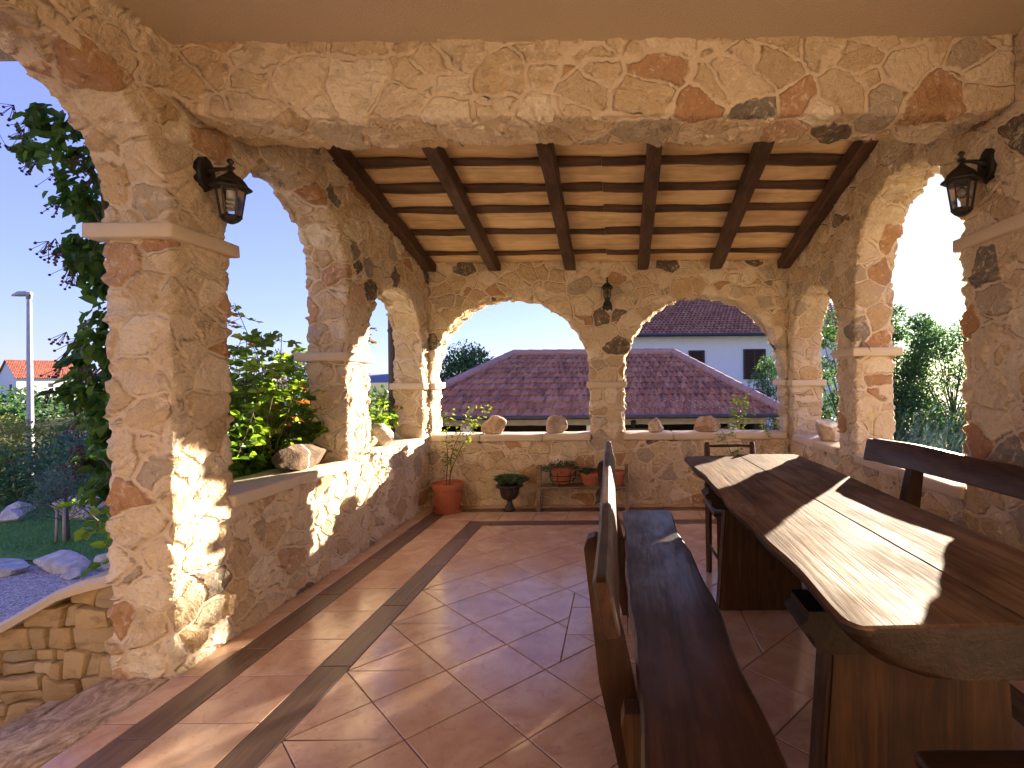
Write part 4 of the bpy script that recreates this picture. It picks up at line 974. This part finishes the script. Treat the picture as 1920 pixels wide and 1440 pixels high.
# ------------------------------------------------------------------ foliage builders
def crown(mb, clumps, n, L, seed, W=.5, simple=True, shell=.55, droop=0.0):
    rg = random.Random(seed)
    for (c, r) in clumps:
        c = Vector(c); tone = rg.uniform(-.22, .22)
        for i in range(n):
            d = Vector((rg.gauss(0, 1), rg.gauss(0, 1), rg.gauss(0, 1))).normalized(); k = shell + (1 - shell) * rg.random() if rg.random() < .7 else rg.random()
            p = c + Vector((d.x * r[0], d.y * r[1], d.z * r[2])) * k
            dd = (d * .6 + Vector((rg.gauss(0, .6), rg.gauss(0, .6), rg.gauss(-droop, .5))))
            mb.leaf(p, dd, (d + Vector((rg.gauss(0, .5), rg.gauss(0, .5), .6))), L * rg.uniform(.6, 1.25), L * W, min(.99, max(.01, .5 + tone + rg.gauss(0, .2))), .15, simple)
def tree(name, x, y, h, r, seed, mat, label, L=.16, n=130, nc=22, th=.35, group=None, squash=1.0, zb=None, flat=.75, W=.5, droop=0, cr=.36, cat='tree'):
    zb = gz(x, y) if zb is None else zb
    root = thing(name, (x, y, zb), label, cat, group); rg = random.Random(seed); tk = MB(); cl = []
    top = Vector((x + rg.uniform(-.1, .1) * r, y, zb + h * .62))
    tk.tube([(x, y, zb - .05), (x + .03 * h * rg.uniform(-.6, .6), y, zb + h * .2), tuple(top)], [.035 * h * .6 + .02, .026 * h * .6 + .012, .012 * h * .5 + .004], 8)
    for i in range(nc):
        u = (i + .5) / nc; zc = zb + h * (th + (1 - th) * u * .94); env = r * math.sqrt(max(.05, 1 - ((u - .42) / .62) ** 2))
        a = i * 2.4 + rg.uniform(-.5, .5); rr_ = env * rg.uniform(.35, .92); c = Vector((x + rr_ * math.cos(a), y + rr_ * math.sin(a) * squash, zc)); q = cr * r * rg.uniform(.65, 1.2); cl.append((c, (q, q, q * flat)))
        s0 = Vector((x, y, zb + h * min(.6, th * .6 + u * .45))); tk.tube([s0, s0.lerp(c, .5) + Vector((0, 0, .05 * r)), c], [(.0035 * h + .003), .0022 * h + .002, .001 * h], 5, False)
    tk.build('trunk', M['trunk'], root, True); mb = MB(); crown(mb, cl, n, L, seed + 1, W, True, droop=droop); mb.build('crown', mat, root); return root

# hedge, scrub and far trees on the left
hd = thing('hedge', (-9.5, 8.9, -.8), 'dark green clipped hedge behind the lawn', 'hedge'); mb = MB(); rg = random.Random(4); cl = []
for i in range(60):
    x = -13.6 + 8.6 * i / 60 + rg.uniform(-.1, .1); cl.append(((x, 8.75 + rg.uniform(-.15, .15), -.25 + rg.uniform(-.05, .08)), (.30, .42, .60))); 
crown(mb, cl, 190, .075, 9, .6, True, .75); mb.build('foliage', M['leaf_hedge'], hd); mb = MB()
for i in range(30): x = -13.4 + 8.4 * i / 30; mb.tube([(x, 8.8, -1.2), (x + rg.uniform(-.1, .1), 8.8, -.5), (x + rg.uniform(-.2, .2), 8.75, .2)], [.03, .02, .006], 5)
mb.build('stem', M['trunk'], hd)
GS = 'scrub bushes beyond the hedge'
for i, (x, y, h, r, mt, lab) in enumerate([(-14.6, 12.4, 2.55, 1.1, 'leaf_yellow', 'yellow-green bush before the gable of the white house'), (-13.6, 13.2, 2.7, 1.0, 'leaf_yellow', 'yellow-green bush behind the foot of the street lamp'), (-12.6, 12.0, 2.35, .9, 'leaf_tree', 'darker green bush right of the street lamp'),
        (-13.9, 14.8, 3.05, 1.1, 'leaf_yellow', 'tallest scrub bush below the long wall of the white house'), (-11.7, 11.2, 2.2, .8, 'leaf_olive', 'grey-green bush just behind the hedge by the pillar'), (-12.2, 14.2, 3.2, 1.1, 'leaf_tree', 'dark bush touching the hanging creeper by the pillar'), (-16.6, 13.6, 2.6, 1.2, 'leaf_yellow', 'yellow-green bush at the picture edge beyond the hedge')]):
    tree('bush', x, y, h, r, 200 + i, M[mt], lab, .10, 200, 16, .05, GS, cat='bush', flat=.85, cr=.42)
tl = MB(); rg = random.Random(15); cl = []
for i in range(150):
    x = -75 + 95 * i / 150 + rg.uniform(-1, 1); y = 46 + rg.uniform(-6, 10); r = rg.uniform(1.0, 1.9); cl.append(((x, y, -1.6 + r * .55), (r * 1.3, r, r)))
crown(tl, cl, 60, .55, 16, .6); tl.build('treeline', M['leaf_tree'], kind='stuff')
tree('small_tree', -7.1, 6.62, .98, .44, 301, M['leaf_olive'], 'small silvery olive tree tied to two stakes on the lawn', .05, 80, 26, .38, zb=-.66, W=.22, cat='tree')
stt = bpy.data.objects['small_tree']; sts = []
for dx in (-.055, .05):
    mb = MB(); mb.tube([(-7.1 + dx, 6.55, -.68), (-7.1 + dx * .8, 6.56, -.20)], .017, 7)
    mb.build('tree_stake', M['stake'], None, True, origin=(-7.1 + dx, 6.55, -.66), label='pale round stake beside the small olive tree trunk, ' + ('on the gable house side' if dx < 0 else 'on the terrace pillar side'), cat='stake', group='stakes of the small tree')

lp = thing('street_lamp', (-18.25, 16.0, gz(-18, 16)), 'tall grey street lamp with a curved head', 'street lamp')
lz = gz(-18, 16); mb = MB(); mb.tube([(-18.25, 16, lz), (-18.25, 16, lz + 2), (-18.25, 16, 4.12)], [.10, .085, .055], 14); mb.build('pole', M['galv'], lp, True, 40)
mb = MB(); mb.tube([(-18.25, 16, 4.0), (-18.25, 16, 4.15), (-18.18, 15.99, 4.17)], [.07, .075, .06], 10); mb.build('collar', M['galv'], lp, True)
mb = MB(); mb.tube([(-18.22, 16, 4.15), (-18.32, 15.98, 4.165), (-18.48, 15.94, 4.14), (-18.62, 15.9, 4.085), (-18.66, 15.89, 4.06)], [.05, .085, .095, .055, .02], 12); mb.v = [(x, y, max(z, 4.075)) for x, y, z in mb.v]; mb.build('lamp_head', M['galv'], lp, True, 40)

# ------------------------------------------------------------------ tile roofs and houses
def tile_roof(mb, A, B, C, D, course=.33, wave=.15, du=.025, amp=.018, step=.03, seed=1):
    """A,B eave ends; D,C ridge ends (same order). Adds courses of wavy tiles."""
    A, B, C, D = map(Vector, (A, B, C, D)); e = (B - A).normalized(); n0 = (B - A).cross(D - A).normalized()
    if n0.z < 0: n0 = -n0
    upv = n0.cross(e).normalized()
    if upv.z < 0: upv = -upv
    LA = (D - A).dot(upv); uD, uC, uB = (D - A).dot(e), (C - A).dot(e), (B - A).dot(e); nr = max(1, int(round(LA / course))); rg = random.Random(seed)
    lo = min(0, uD); hi = max(uB, uC); us = np.arange(lo, hi + du, du)
    for k in range(nr):
        v0 = LA * k / nr; v1 = LA * (k + 1) / nr; rnds = {}
        l0, h0 = uD * v0 / LA, uB + (uC - uB) * v0 / LA; l1, h1 = uD * v1 / LA, uB + (uC - uB) * v1 / LA
        off = (wave * .5 if k % 2 else 0); prev = None
        for u in us:
            a0 = min(max(u, l0), h0); a1 = min(max(u, l1), h1)
            def z(uu):
                ph = ((uu + off) / wave) % 1.0
                return amp * abs(math.sin(math.pi * ph)) - (amp * .5 if ph < .12 else 0)
            z0 = z(a0) + step; z1 = z(a1)
            cur = [A + e * a0 + upv * (v0 - .02) + n0 * (z0 - step * .95), A + e * a0 + upv * (v0 - .02) + n0 * z0, A + e * a1 + upv * v1 + n0 * z1]
            if prev is not None and (a0 > pa0 + 1e-5 or a1 > pa1 + 1e-5):
                tid = int((u + off) / (wave * 1.0)); mb.rv = rnds.setdefault(tid, rg.random() * .98 + .01)
                mb.add(prev + cur, [[0, 3, 4, 1], [1, 4, 5, 2]])
            prev, pa0, pa1 = cur, a0, a1
def ridge_line(mb, P0, P1, r=.11, L=.36):
    P0, P1 = Vector(P0), Vector(P1); n = max(1, int(round((P1 - P0).length / L)))
    for i in range(n):
        a = P0.lerp(P1, i / n); b = P0.lerp(P1, (i + 1.12) / n); mb.tube([a, b], [r, r * .88], 10)
ob = thing('outbuilding', (-.7, 12, gz(0, 12)), 'low outbuilding with a hipped plum-red tile roof behind the back arches', 'building')
EL, ER, RL, RR_ = (-4.62, 10, .65), (3.28, 10, .65), (-2.72, 13.45, 2.02), (1.42, 13.45, 2.02); BL, BRr = (-4.62, 16.9, .65), (3.28, 16.9, .65)
mb = MB(); tile_roof(mb, EL, ER, RR_, RL, .335, .125, .0208, .020, .032, 3); tile_roof(mb, BL, EL, RL, RL, .335, .125, .042, .018, .03, 4); tile_roof(mb, ER, BRr, RR_, RR_, .335, .125, .042, .018, .03, 5)
mb.rv = .5; mb.add([BL, BRr, RR_, RL], [[0, 1, 2, 3]]); rf = mb.build('roof', M['roof'], ob)
mb = MB()
for a, b in ((RL, RR_), (EL, RL), (ER, RR_), (BL, RL), (BRr, RR_)): ridge_line(mb, Vector(a) + Vector((0, 0, .03)), Vector(b) + Vector((0, 0, .03)))
mb.build('ridge_cap', M['ridge'], rf, True, 40)
mb = MB(); mb.box((-.67, 9.93, .640), (8.0, .13, .075), None, .02, 2); mb.build('gutter', M['gutter'], ob, True)
mb = MB(); mb.box((-.67, 10.35, .535), (7.2, .3, .15), None, .01, 1, .012, (0, 40)); mb.build('lintel', cast_mat('lintel_stone', (.36, .30, .23), (.62, .55, .45)), ob)
mb = MB(); mb.box((-.67, 13.4, -.7), (7.2, .2, 2.3), None); mb.build('wall', M['dark'], ob)
mb = MB(); mb.box((-4.2, 12, -.7), (.2, 3, 2.3), None); mb.build('wall', M['dark'], ob); mb = MB(); mb.box((2.85, 12, -.7), (.2, 3, 2.3), None); mb.build('wall', M['dark'], ob)
for x in (-3.05, -.55, 2.3):
    mb = MB(); mb.box((x, 10.35, -.75), (.20, .22, 2.42), None, .01); mb.build('post', M['whitewall'], ob)
for x, ww in ((.25, .85), (1.9, .7)):
    mb = MB(); mb.box((x, 10.3, -.14), (ww, .3, .9), None, .01); bx = mb.build('low_wall', M['drystone'], ob); mb = MB(); mb.box((x, 10.3, .335), (ww + .08, .36, .05), None, .008); mb.build('coping', M['cast'], bx)
for x in (.28,):
    mb = MB(); c = Vector((x, 10.14, .50)); mb.lathe(c, [(.01, .06), (.06, .03), (.05, .02), (.035, -.08), (.01, -.11)], 6); mb.build('lamp', M['iron'], ob)

hs = thing('upper_house', (5, 29, gz(5, 29)), 'two-storey white house with brown shutters and a dark red tile roof', 'house')
hz = gz(5, 29); x0, x1, y0, y1, ze = -.6, 11.6, 25.0, 41.0, 3.42
mb = MB(); mb.box(((x0 + x1) / 2, (y0 + y1) / 2, (hz + ze) / 2), (x1 - x0, y1 - y0, ze - hz), None); wl = mb.build('wall', M['whitewall'], hs)
mb = MB(); tile_roof(mb, (x0 - .3, y0 - .5, ze + .02), (x1 + .3, y0 - .5, ze + .02), (x1 + .3, 33, ze + 3.9), (x0 - .3, 33, ze + 3.9), .36, .20, .04, .035, .045, 8)
mb.rv = .4; mb.add([(x0 - .3, y1 + .5, ze), (x1 + .3, y1 + .5, ze), (x1 + .3, 33, ze + 3.9), (x0 - .3, 33, ze + 3.9), (x0, y0, ze), (x0, y1, ze), (x0, 33, ze + 3.8), (x1, y0, ze), (x1, y1, ze), (x1, 33, ze + 3.8)], [[0, 1, 2, 3], [4, 5, 6], [7, 8, 9]])
rf = mb.build('roof', M['roof'], hs); mb = MB(); ridge_line(mb, (x0 - .3, 33, ze + 3.93), (x1 + .3, 33, ze + 3.93), .15, .45); mb.build('ridge_cap', M['ridge'], rf, True)
mb = MB(); mb.tube([(x0 - .3, y0 - .56, ze), (x1 + .3, y0 - .56, ze)], .085, 10); mb.build('gutter', M['gutter'], hs, True)
mb = MB(); mb.box(((x0 + x1) / 2, y0 - .25, ze - .05), (x1 - x0 + .4, .5, .08), None); mb.build('soffit', M['whitewall'], hs)
def window(root, x, z0, w_, h_, y, ns=2):
    mb = MB()
    for c, d in (((x - w_ / 2 - .03, y - .03, z0 + h_ / 2), (.06, .08, h_ + .12)), ((x + w_ / 2 + .03, y - .03, z0 + h_ / 2), (.06, .08, h_ + .12)), ((x, y - .032, z0 + h_ + .03), (w_, .08, .06)), ((x, y - .032, z0 - .03), (w_, .1, .06))): mb.box(c, d, None)
    f = mb.build('window', M['shutter'], root)
    for k in range(ns):
        mb = MB(); ww = w_ / ns; xc = x - w_ / 2 + ww * (k + .5)
        for j in range(int(h_ / .07)): mb.box((xc, y - .02, z0 + .035 + j * .07), (ww - .08, .012, .06), Matrix.Rotation(R(25), 3, 'X'))
        for sx in (-1, 1): mb.box((xc + sx * (ww / 2 - .022), y - .024, z0 + h_ / 2), (.04, .03, h_), None)
        mb.build('shutter', M['shutter'], f)
    mb = MB(); mb.box((x, y - .006, z0 + h_ / 2), (w_, .008, h_), None); mb.build('pane', M['dark'], f)
window(hs, 3.78, 1.35, .66, 1.30, y0, 1); window(hs, 6.58, 1.35, .96, 1.34, y0, 2)

fh = thing('gabled_house', (-105, 90, -1.96), 'far white house with a red gable roof beyond the scrub', 'house')
a_, g_ = Vector((.44, .898, 0)), Vector((-.898, .44, 0)); O_ = Vector((-105, 90, 0)); L_, D_ = 8.4, 8.6; E_, RZ = 2.55, 5.6
pt_ = lambda a, g, z: O_ + a_ * a + g_ * g + Vector((0, 0, z))
mb = MB(); b0 = [pt_(0, 0, -2), pt_(L_, 0, -2), pt_(L_, D_, -2), pt_(0, D_, -2), pt_(0, 0, E_), pt_(L_, 0, E_), pt_(L_, D_, E_), pt_(0, D_, E_), pt_(0, D_ / 2, RZ), pt_(L_, D_ / 2, RZ)]
mb.add(b0, [[0, 1, 5, 4], [2, 3, 7, 6], [3, 0, 4, 8, 7], [1, 2, 6, 9, 5]]); mb.build('wall', M['whitewall'], fh)
mb = MB(); tile_roof(mb, pt_(-.3, -.4, E_ - .2), pt_(L_ + .3, -.4, E_ - .2), pt_(L_ + .3, D_ / 2, RZ + .1), pt_(-.3, D_ / 2, RZ + .1), .4, .3, .1, .04, .05, 6); mb.rv = .5; mb.add([pt_(-.3, D_ + .4, E_ - .2), pt_(L_ + .3, D_ + .4, E_ - .2), pt_(L_ + .3, D_ / 2, RZ + .1), pt_(-.3, D_ / 2, RZ + .1)], [[0, 1, 2, 3]]); mb.build('roof', M['roof_red'], fh)
def far_win(a, g, z, w_, h_, end):
    mb = MB()
    if end: q = [pt_(-.03, g, z), pt_(-.03, g + w_, z), pt_(-.03, g + w_, z + h_), pt_(-.03, g, z + h_), pt_(.05, g, z), pt_(.05, g + w_, z), pt_(.05, g + w_, z + h_), pt_(.05, g, z + h_)]
    else: q = [pt_(a, -.03, z), pt_(a + w_, -.03, z), pt_(a + w_, -.03, z + h_), pt_(a, -.03, z + h_), pt_(a, .05, z), pt_(a + w_, .05, z), pt_(a + w_, .05, z + h_), pt_(a, .05, z + h_)]
    mb.add(q, [[0, 1, 2, 3], [4, 5, 6, 7], [0, 1, 5, 4], [1, 2, 6, 5], [2, 3, 7, 6], [3, 0, 4, 7]]); mb.build('window', M['shutter'], fh)
far_win(0, 2.0, -.4, 1.1, 1.7, True); far_win(4.0, 0, .75, .55, .7, False)
mb = MB(); vs = []; n = 60
for i in range(n + 1): x = -700 + 700 * i / n; h = 15 * math.exp(-((x + 400) / 170) ** 2) + 5 * mnoise.noise((x * .01, 0, 0)); vs += [(x, 900, -6), (x, 960, max(-4, h)), (x, 1200, -6)]
mb.add(vs, [[i * 3 + k, (i + 1) * 3 + k, (i + 1) * 3 + k + 1, i * 3 + k + 1] for i in range(n) for k in range(2)]); mb.build('hills', M['hill'], None, True, kind='structure')

# ------------------------------------------------------------------ trees behind the arches
GT = 'trees around the neighbouring houses'
tree('slender_tree', -8.9, 14.0, 4.25, .75, 401, M['leaf_olive'], 'slender pale tree rising behind the rose bush', .10, 120, 26, .15, GT, flat=1.1, W=.3)
tree('round_tree', -5.1, 17.5, 4.45, 1.5, 402, M['leaf_tree'], 'dark tree behind the hip of the outbuilding roof', .13, 420, 28, .2, GT, W=.5, cr=.42)
tree('feathery_tree', 4.75, 15.6, 4.1, 1.25, 403, M['leaf_tree'], 'feathery green tree covering part of the shuttered window', .15, 230, 26, .1, GT, W=.22, droop=.5)
tree('dense_tree', 5.75, 13.2, 5.4, 1.25, 404, M['leaf_tree'], 'dense tree filling the small right arch', .13, 260, 30, .05, GT, W=.4)
tree('loose_tree', 6.55, 12.2, 5.1, 1.05, 405, M['leaf_tree'], 'loose backlit tree with sky showing through beside the right pier', .10, 330, 42, .12, GT, W=.45, cr=.33)
tree('loose_tree', 8.15, 12.6, 4.75, 1.35, 406, M['leaf_tree'], 'wide backlit tree with bare limbs next to the near right pillar', .10, 300, 48, .12, GT, W=.45, cr=.32)
GBu = 'shrubs outside the right arches'
for i, (x, y, h, r) in enumerate([(5.6, 10.0, 2.5, .9), (6.6, 10.3, 2.75, .95), (7.6, 10.6, 2.7, 1.0)]):
    tree('shrub', x, y, h, r, 420 + i, M['leaf_tree'], ['dark shrub under the loose tree by the right pier', 'dark shrub behind the feathery plants, between two others', 'dark shrub under the wide tree by the near right pillar'][i], .10, 230, 20, .02, GBu, cat='shrub', W=.5, flat=.9)
fe = thing('feathery_shrub', (3.9, 6.6, -.66), 'blue-green feathery shrub outside the tall right arch', 'shrub'); mb = MB(); sm = MB(); rg = random.Random(31)
for i in range(150):
    bx, by = rg.uniform(3.1, 4.9), rg.uniform(6.0, 7.4); p = Vector((bx, by, -.66)); d = Vector((rg.gauss(.1, .25), rg.gauss(0, .25), 1)).normalized(); hh = rg.uniform(1.1, 1.75); pts = [p.copy()]
    for k in range(9): d = (d + Vector((.05, 0, -.035 * k / 4)) + Vector((rg.gauss(0, .04), rg.gauss(0, .04), 0))).normalized(); p = p + d * hh / 9; pts.append(p.copy())
    sm.tube(pts, [.006 - .0005 * k for k in range(10)], 4, False)
    for q in range(60):
        t = rg.uniform(.3, 1) * 9; k = min(8, int(t)); pp = pts[k].lerp(pts[k + 1], t - k); dr = (pts[k + 1] - pts[k]).normalized(); a = Vector((rg.gauss(0, 1), rg.gauss(0, 1), rg.gauss(0, .5)))
        mb.leaf(pp, dr * .9 + a * .45, a, rg.uniform(.06, .14), .006, rg.random() * .98 + .01, .1, True)
mb.build('foliage', M['leaf_teal'], fe); sm.build('stem', M['stem'], fe)

# ------------------------------------------------------------------ rose bushes, creepers, downpipe
def canes(name, label, cat, bases, seed, mat, L, per, lean=(0, 0), group=None, hips=0, h=(1.5, 2.2), wob=.11, red=0.0, start=.25, xin=None):
    rg = random.Random(seed); z0 = min(b[2] for b in bases); root = thing(name, bases[0], label, cat, group); sm = MB(); lf = MB(); hp = MB()
    for b in bases:
        p = Vector(b); d = Vector((rg.gauss(lean[0], .16), rg.gauss(lean[1], .16), 1)).normalized(); hh = rg.uniform(*h); K = 16; pts = [p.copy()]
        for k in range(K):
            d = (d + Vector((rg.gauss(0, wob), rg.gauss(0, wob), -.02 if k > 9 else 0))).normalized(); p = p + d * hh / K
            if xin is not None: p.x = max(-2.75 if p.y < 4 else -3.4, p.x); p.x = min(p.x, -2.44 if p.z < .84 else xin)
            pts.append(p.copy())
        sm.tube(pts, [.010 * (1 - .8 * k / K) for k in range(K + 1)], 5, False)
        for q in range(per):
            t = (start + (1 - start) * rg.random()) * K; k = min(K - 1, int(t)); pp = pts[k].lerp(pts[k + 1], t - k); a = rg.uniform(0, 6.28); out = Vector((math.cos(a), math.sin(a), rg.uniform(-.7, .7))).normalized(); ln = rg.uniform(.06, .16)
            tip = pp + out * ln
            if xin is not None: tip.x = min(tip.x, -2.46 if tip.z < .86 else xin + .06)
            sm.tube([pp, tip], .002, 3, False); tone = rg.random()
            for m_ in range(5):
                o_ = pp.lerp(tip, (.45, .45, .8, .8, 1)[m_]); sdv = out.cross(Vector((0, 0, 1))); dd = out if m_ == 4 else (out * .5 + sdv * (1 if m_ % 2 else -1)); rv = min(.99, max(.01, tone * .8 + rg.gauss(.05, .12)))
                if red and t > K * .75 and rg.random() < red: rv = .995
                elif rv > .93: rv = .9
                lf.leaf(o_, dd + Vector((0, 0, rg.gauss(-.1, .25))), Vector((rg.gauss(0, .8), rg.gauss(-.3, .8), .8)), L * rg.uniform(.7, 1.2), L * .72, rv, .12)
        if hips and rg.random() < hips: hp = MB(); hp.ball(pts[-1] + Vector((0, 0, .01)), .017, 8); hp.build('rose_hip', M['hip'], root, True)
    sm.build('stem', M['stem'], root, True); lf.build('foliage', mat, root)
    return root
rg = random.Random(2)
canes('rose_bush', 'leafy rose bush with orange hips outside the tall left arch', 'rose bush', [(rg.uniform(-2.85, -2.5), rg.uniform(3.5, 4.5), -.66) for _ in range(70)], 5, M['leaf_rose'], .064, 34, (.0, .0), hips=.3, h=(1.6, 2.45), start=.5, wob=.075, xin=-2.3)
canes('rose_bush', 'climbing rose with red tips in front of the left pier', 'rose bush', [(-2.46 + .02 * i, 3.70 + .04 * i, .62) for i in range(4)], 41, M['leaf_rose'], .048, 9, (.16, .04), h=(.62, 1.05), red=.7, start=.2, hips=.5, xin=-2.1)
canes('rose_bush', 'rose bush outside the small left arch', 'rose bush', [(rg.uniform(-3.15, -2.75), rg.uniform(4.7, 6.0), -.66) for _ in range(44)], 6, M['leaf_rose'], .058, 30, (.02, 0), h=(1.3, 1.95), start=.4, wob=.07, xin=-2.42)
canes('climbing_rose', 'tall climbing rose stem seen through the small left arch', 'rose bush', [(-2.52, 4.62, -.66), (-2.56, 4.66, -.66), (-2.50, 4.7, -.66)], 19, M['leaf_rose'], .045, 46, (-.01, 0), h=(2.5, 3.0), wob=.03, red=.4, start=.35, xin=-2.42)
canes('sill_climber', 'yellow-green climber growing over the back sill beside the chair', 'climbing plant', [(1.36 + .035 * i, 6.02 + .02 * i, -.6) for i in range(6)], 23, M['leaf_lime'], .036, 26, (.03, -.06), h=(1.5, 1.95), wob=.06, start=.6)
canes('sill_sprig', 'leafy sprig leaning over the left sill in front of the downpipe', 'climbing plant', [(-2.50, 5.05, .2), (-2.48, 5.12, .25), (-2.52, 5.2, .2)], 29, M['leaf_rose'], .05, 12, (.16, .02), h=(.95, 1.2), start=.5, xin=-2.2)
# creeper on the outer face of the left wall
cr = thing('creeper', (-2.6, 2.62, -.66), 'dark vine creeper with berries hanging outside the left pillar', 'creeper'); lf = MB(); sm = MB(); be = MB(); rg = random.Random(91)
pz = lambda px, py, y: Vector(((px - 1160) / 968 * y, y, H + (710 - py) / 968 * y))
cl = [(120, 250, .17), (70, 270, .10), (165, 300, .17), (150, 360, .13), (190, 380, .11), (105, 220, .10), (170, 450, .12), (140, 445, .07), (190, 520, .10), (165, 480, .09), (200, 580, .09), (185, 630, .12), (160, 665, .09), (190, 700, .14), (150, 720, .10), (190, 760, .13), (200, 800, .10), (205, 860, .12), (170, 850, .06), (190, 905, .09), (235, 300, .14), (245, 450, .12), (245, 650, .12), (245, 800, .12)]
prev = None
main = [Vector((-2.45, 2.62, -.66)), Vector((-2.5, 2.6, .2)), Vector((-2.55, 2.62, .9)), Vector((-2.53, 2.65, 1.5)), Vector((-2.58, 2.62, 2.1)), Vector((-2.62, 2.6, 2.6))]
sm.tube(main, [.03, .026, .022, .018, .013, .008], 7)
for (px, py, r) in cl:
    c = pz(px, py, rg.uniform(2.50, 2.78)); k = min(range(len(main)), key=lambda i: (main[i] - c).length); sm.tube([main[k], main[k].lerp(c, .5) + Vector((0, 0, .04)), c], [.007, .005, .003], 5, False)
    for i in range(int(20 + 240 * r)):
        d = Vector((rg.gauss(0, 1), rg.gauss(0, 1), rg.gauss(0, 1))).normalized() * (rg.random() ** .55) * r * .8; p = c + d
        lf.leaf(p, Vector((rg.gauss(-.25, .6), rg.gauss(-.2, .5), rg.gauss(-.7, .5))), Vector((rg.gauss(-.5, .5), rg.gauss(-.6, .5), .7)), rg.uniform(.045, .085), .052, (.995 if rg.random() < .004 else min(.9, rg.random() * .9 + .01)), .18)
    for i in range(2):
        s_ = c + Vector((-r * rg.uniform(.6, 1.1), rg.uniform(-.1, .05), rg.uniform(-r, r * .3)))
        be = MB()
        for q in range(9): e_ = s_ + Vector((rg.gauss(0, .025), rg.gauss(0, .02), rg.gauss(-.02, .02))); sm.tube([s_ + Vector((.03, 0, .03)), e_], .0012, 3, False); be.ball(e_, .0062, 5); be.tube([s_ + Vector((.03, 0, .03)), e_], .0014, 4)
        be.build('berry_cluster', M['berry'], cr, True)
sm.build('stem', M['stem'], cr, True); lf.build('foliage', M['leaf_vine'], cr)
dp = thing('downpipe', (XL - TH - .075, 5.63, -.6), 'brown rain downpipe on the outside of the left corner', 'pipe')
mb = MB(); mb.tube([(XL - TH - .075, 5.60, -.66), (XL - TH - .075, 5.60, 1.2), (XL - TH - .075, 5.60, 2.7)], .045, 14); mb.build('pipe', M['pipe'], dp, True, 40)
for z in (.3, 1.9):
    mb = MB(); mb.lathe((XL - TH - .075, 5.60, z), [(.047, 0), (.051, .003), (.051, .027), (.047, .03)], 14); mb.box((XL - TH - .018, 5.60, z + .015), (.05, .02, .02), None); mb.build('clip', M['pipe'], dp)
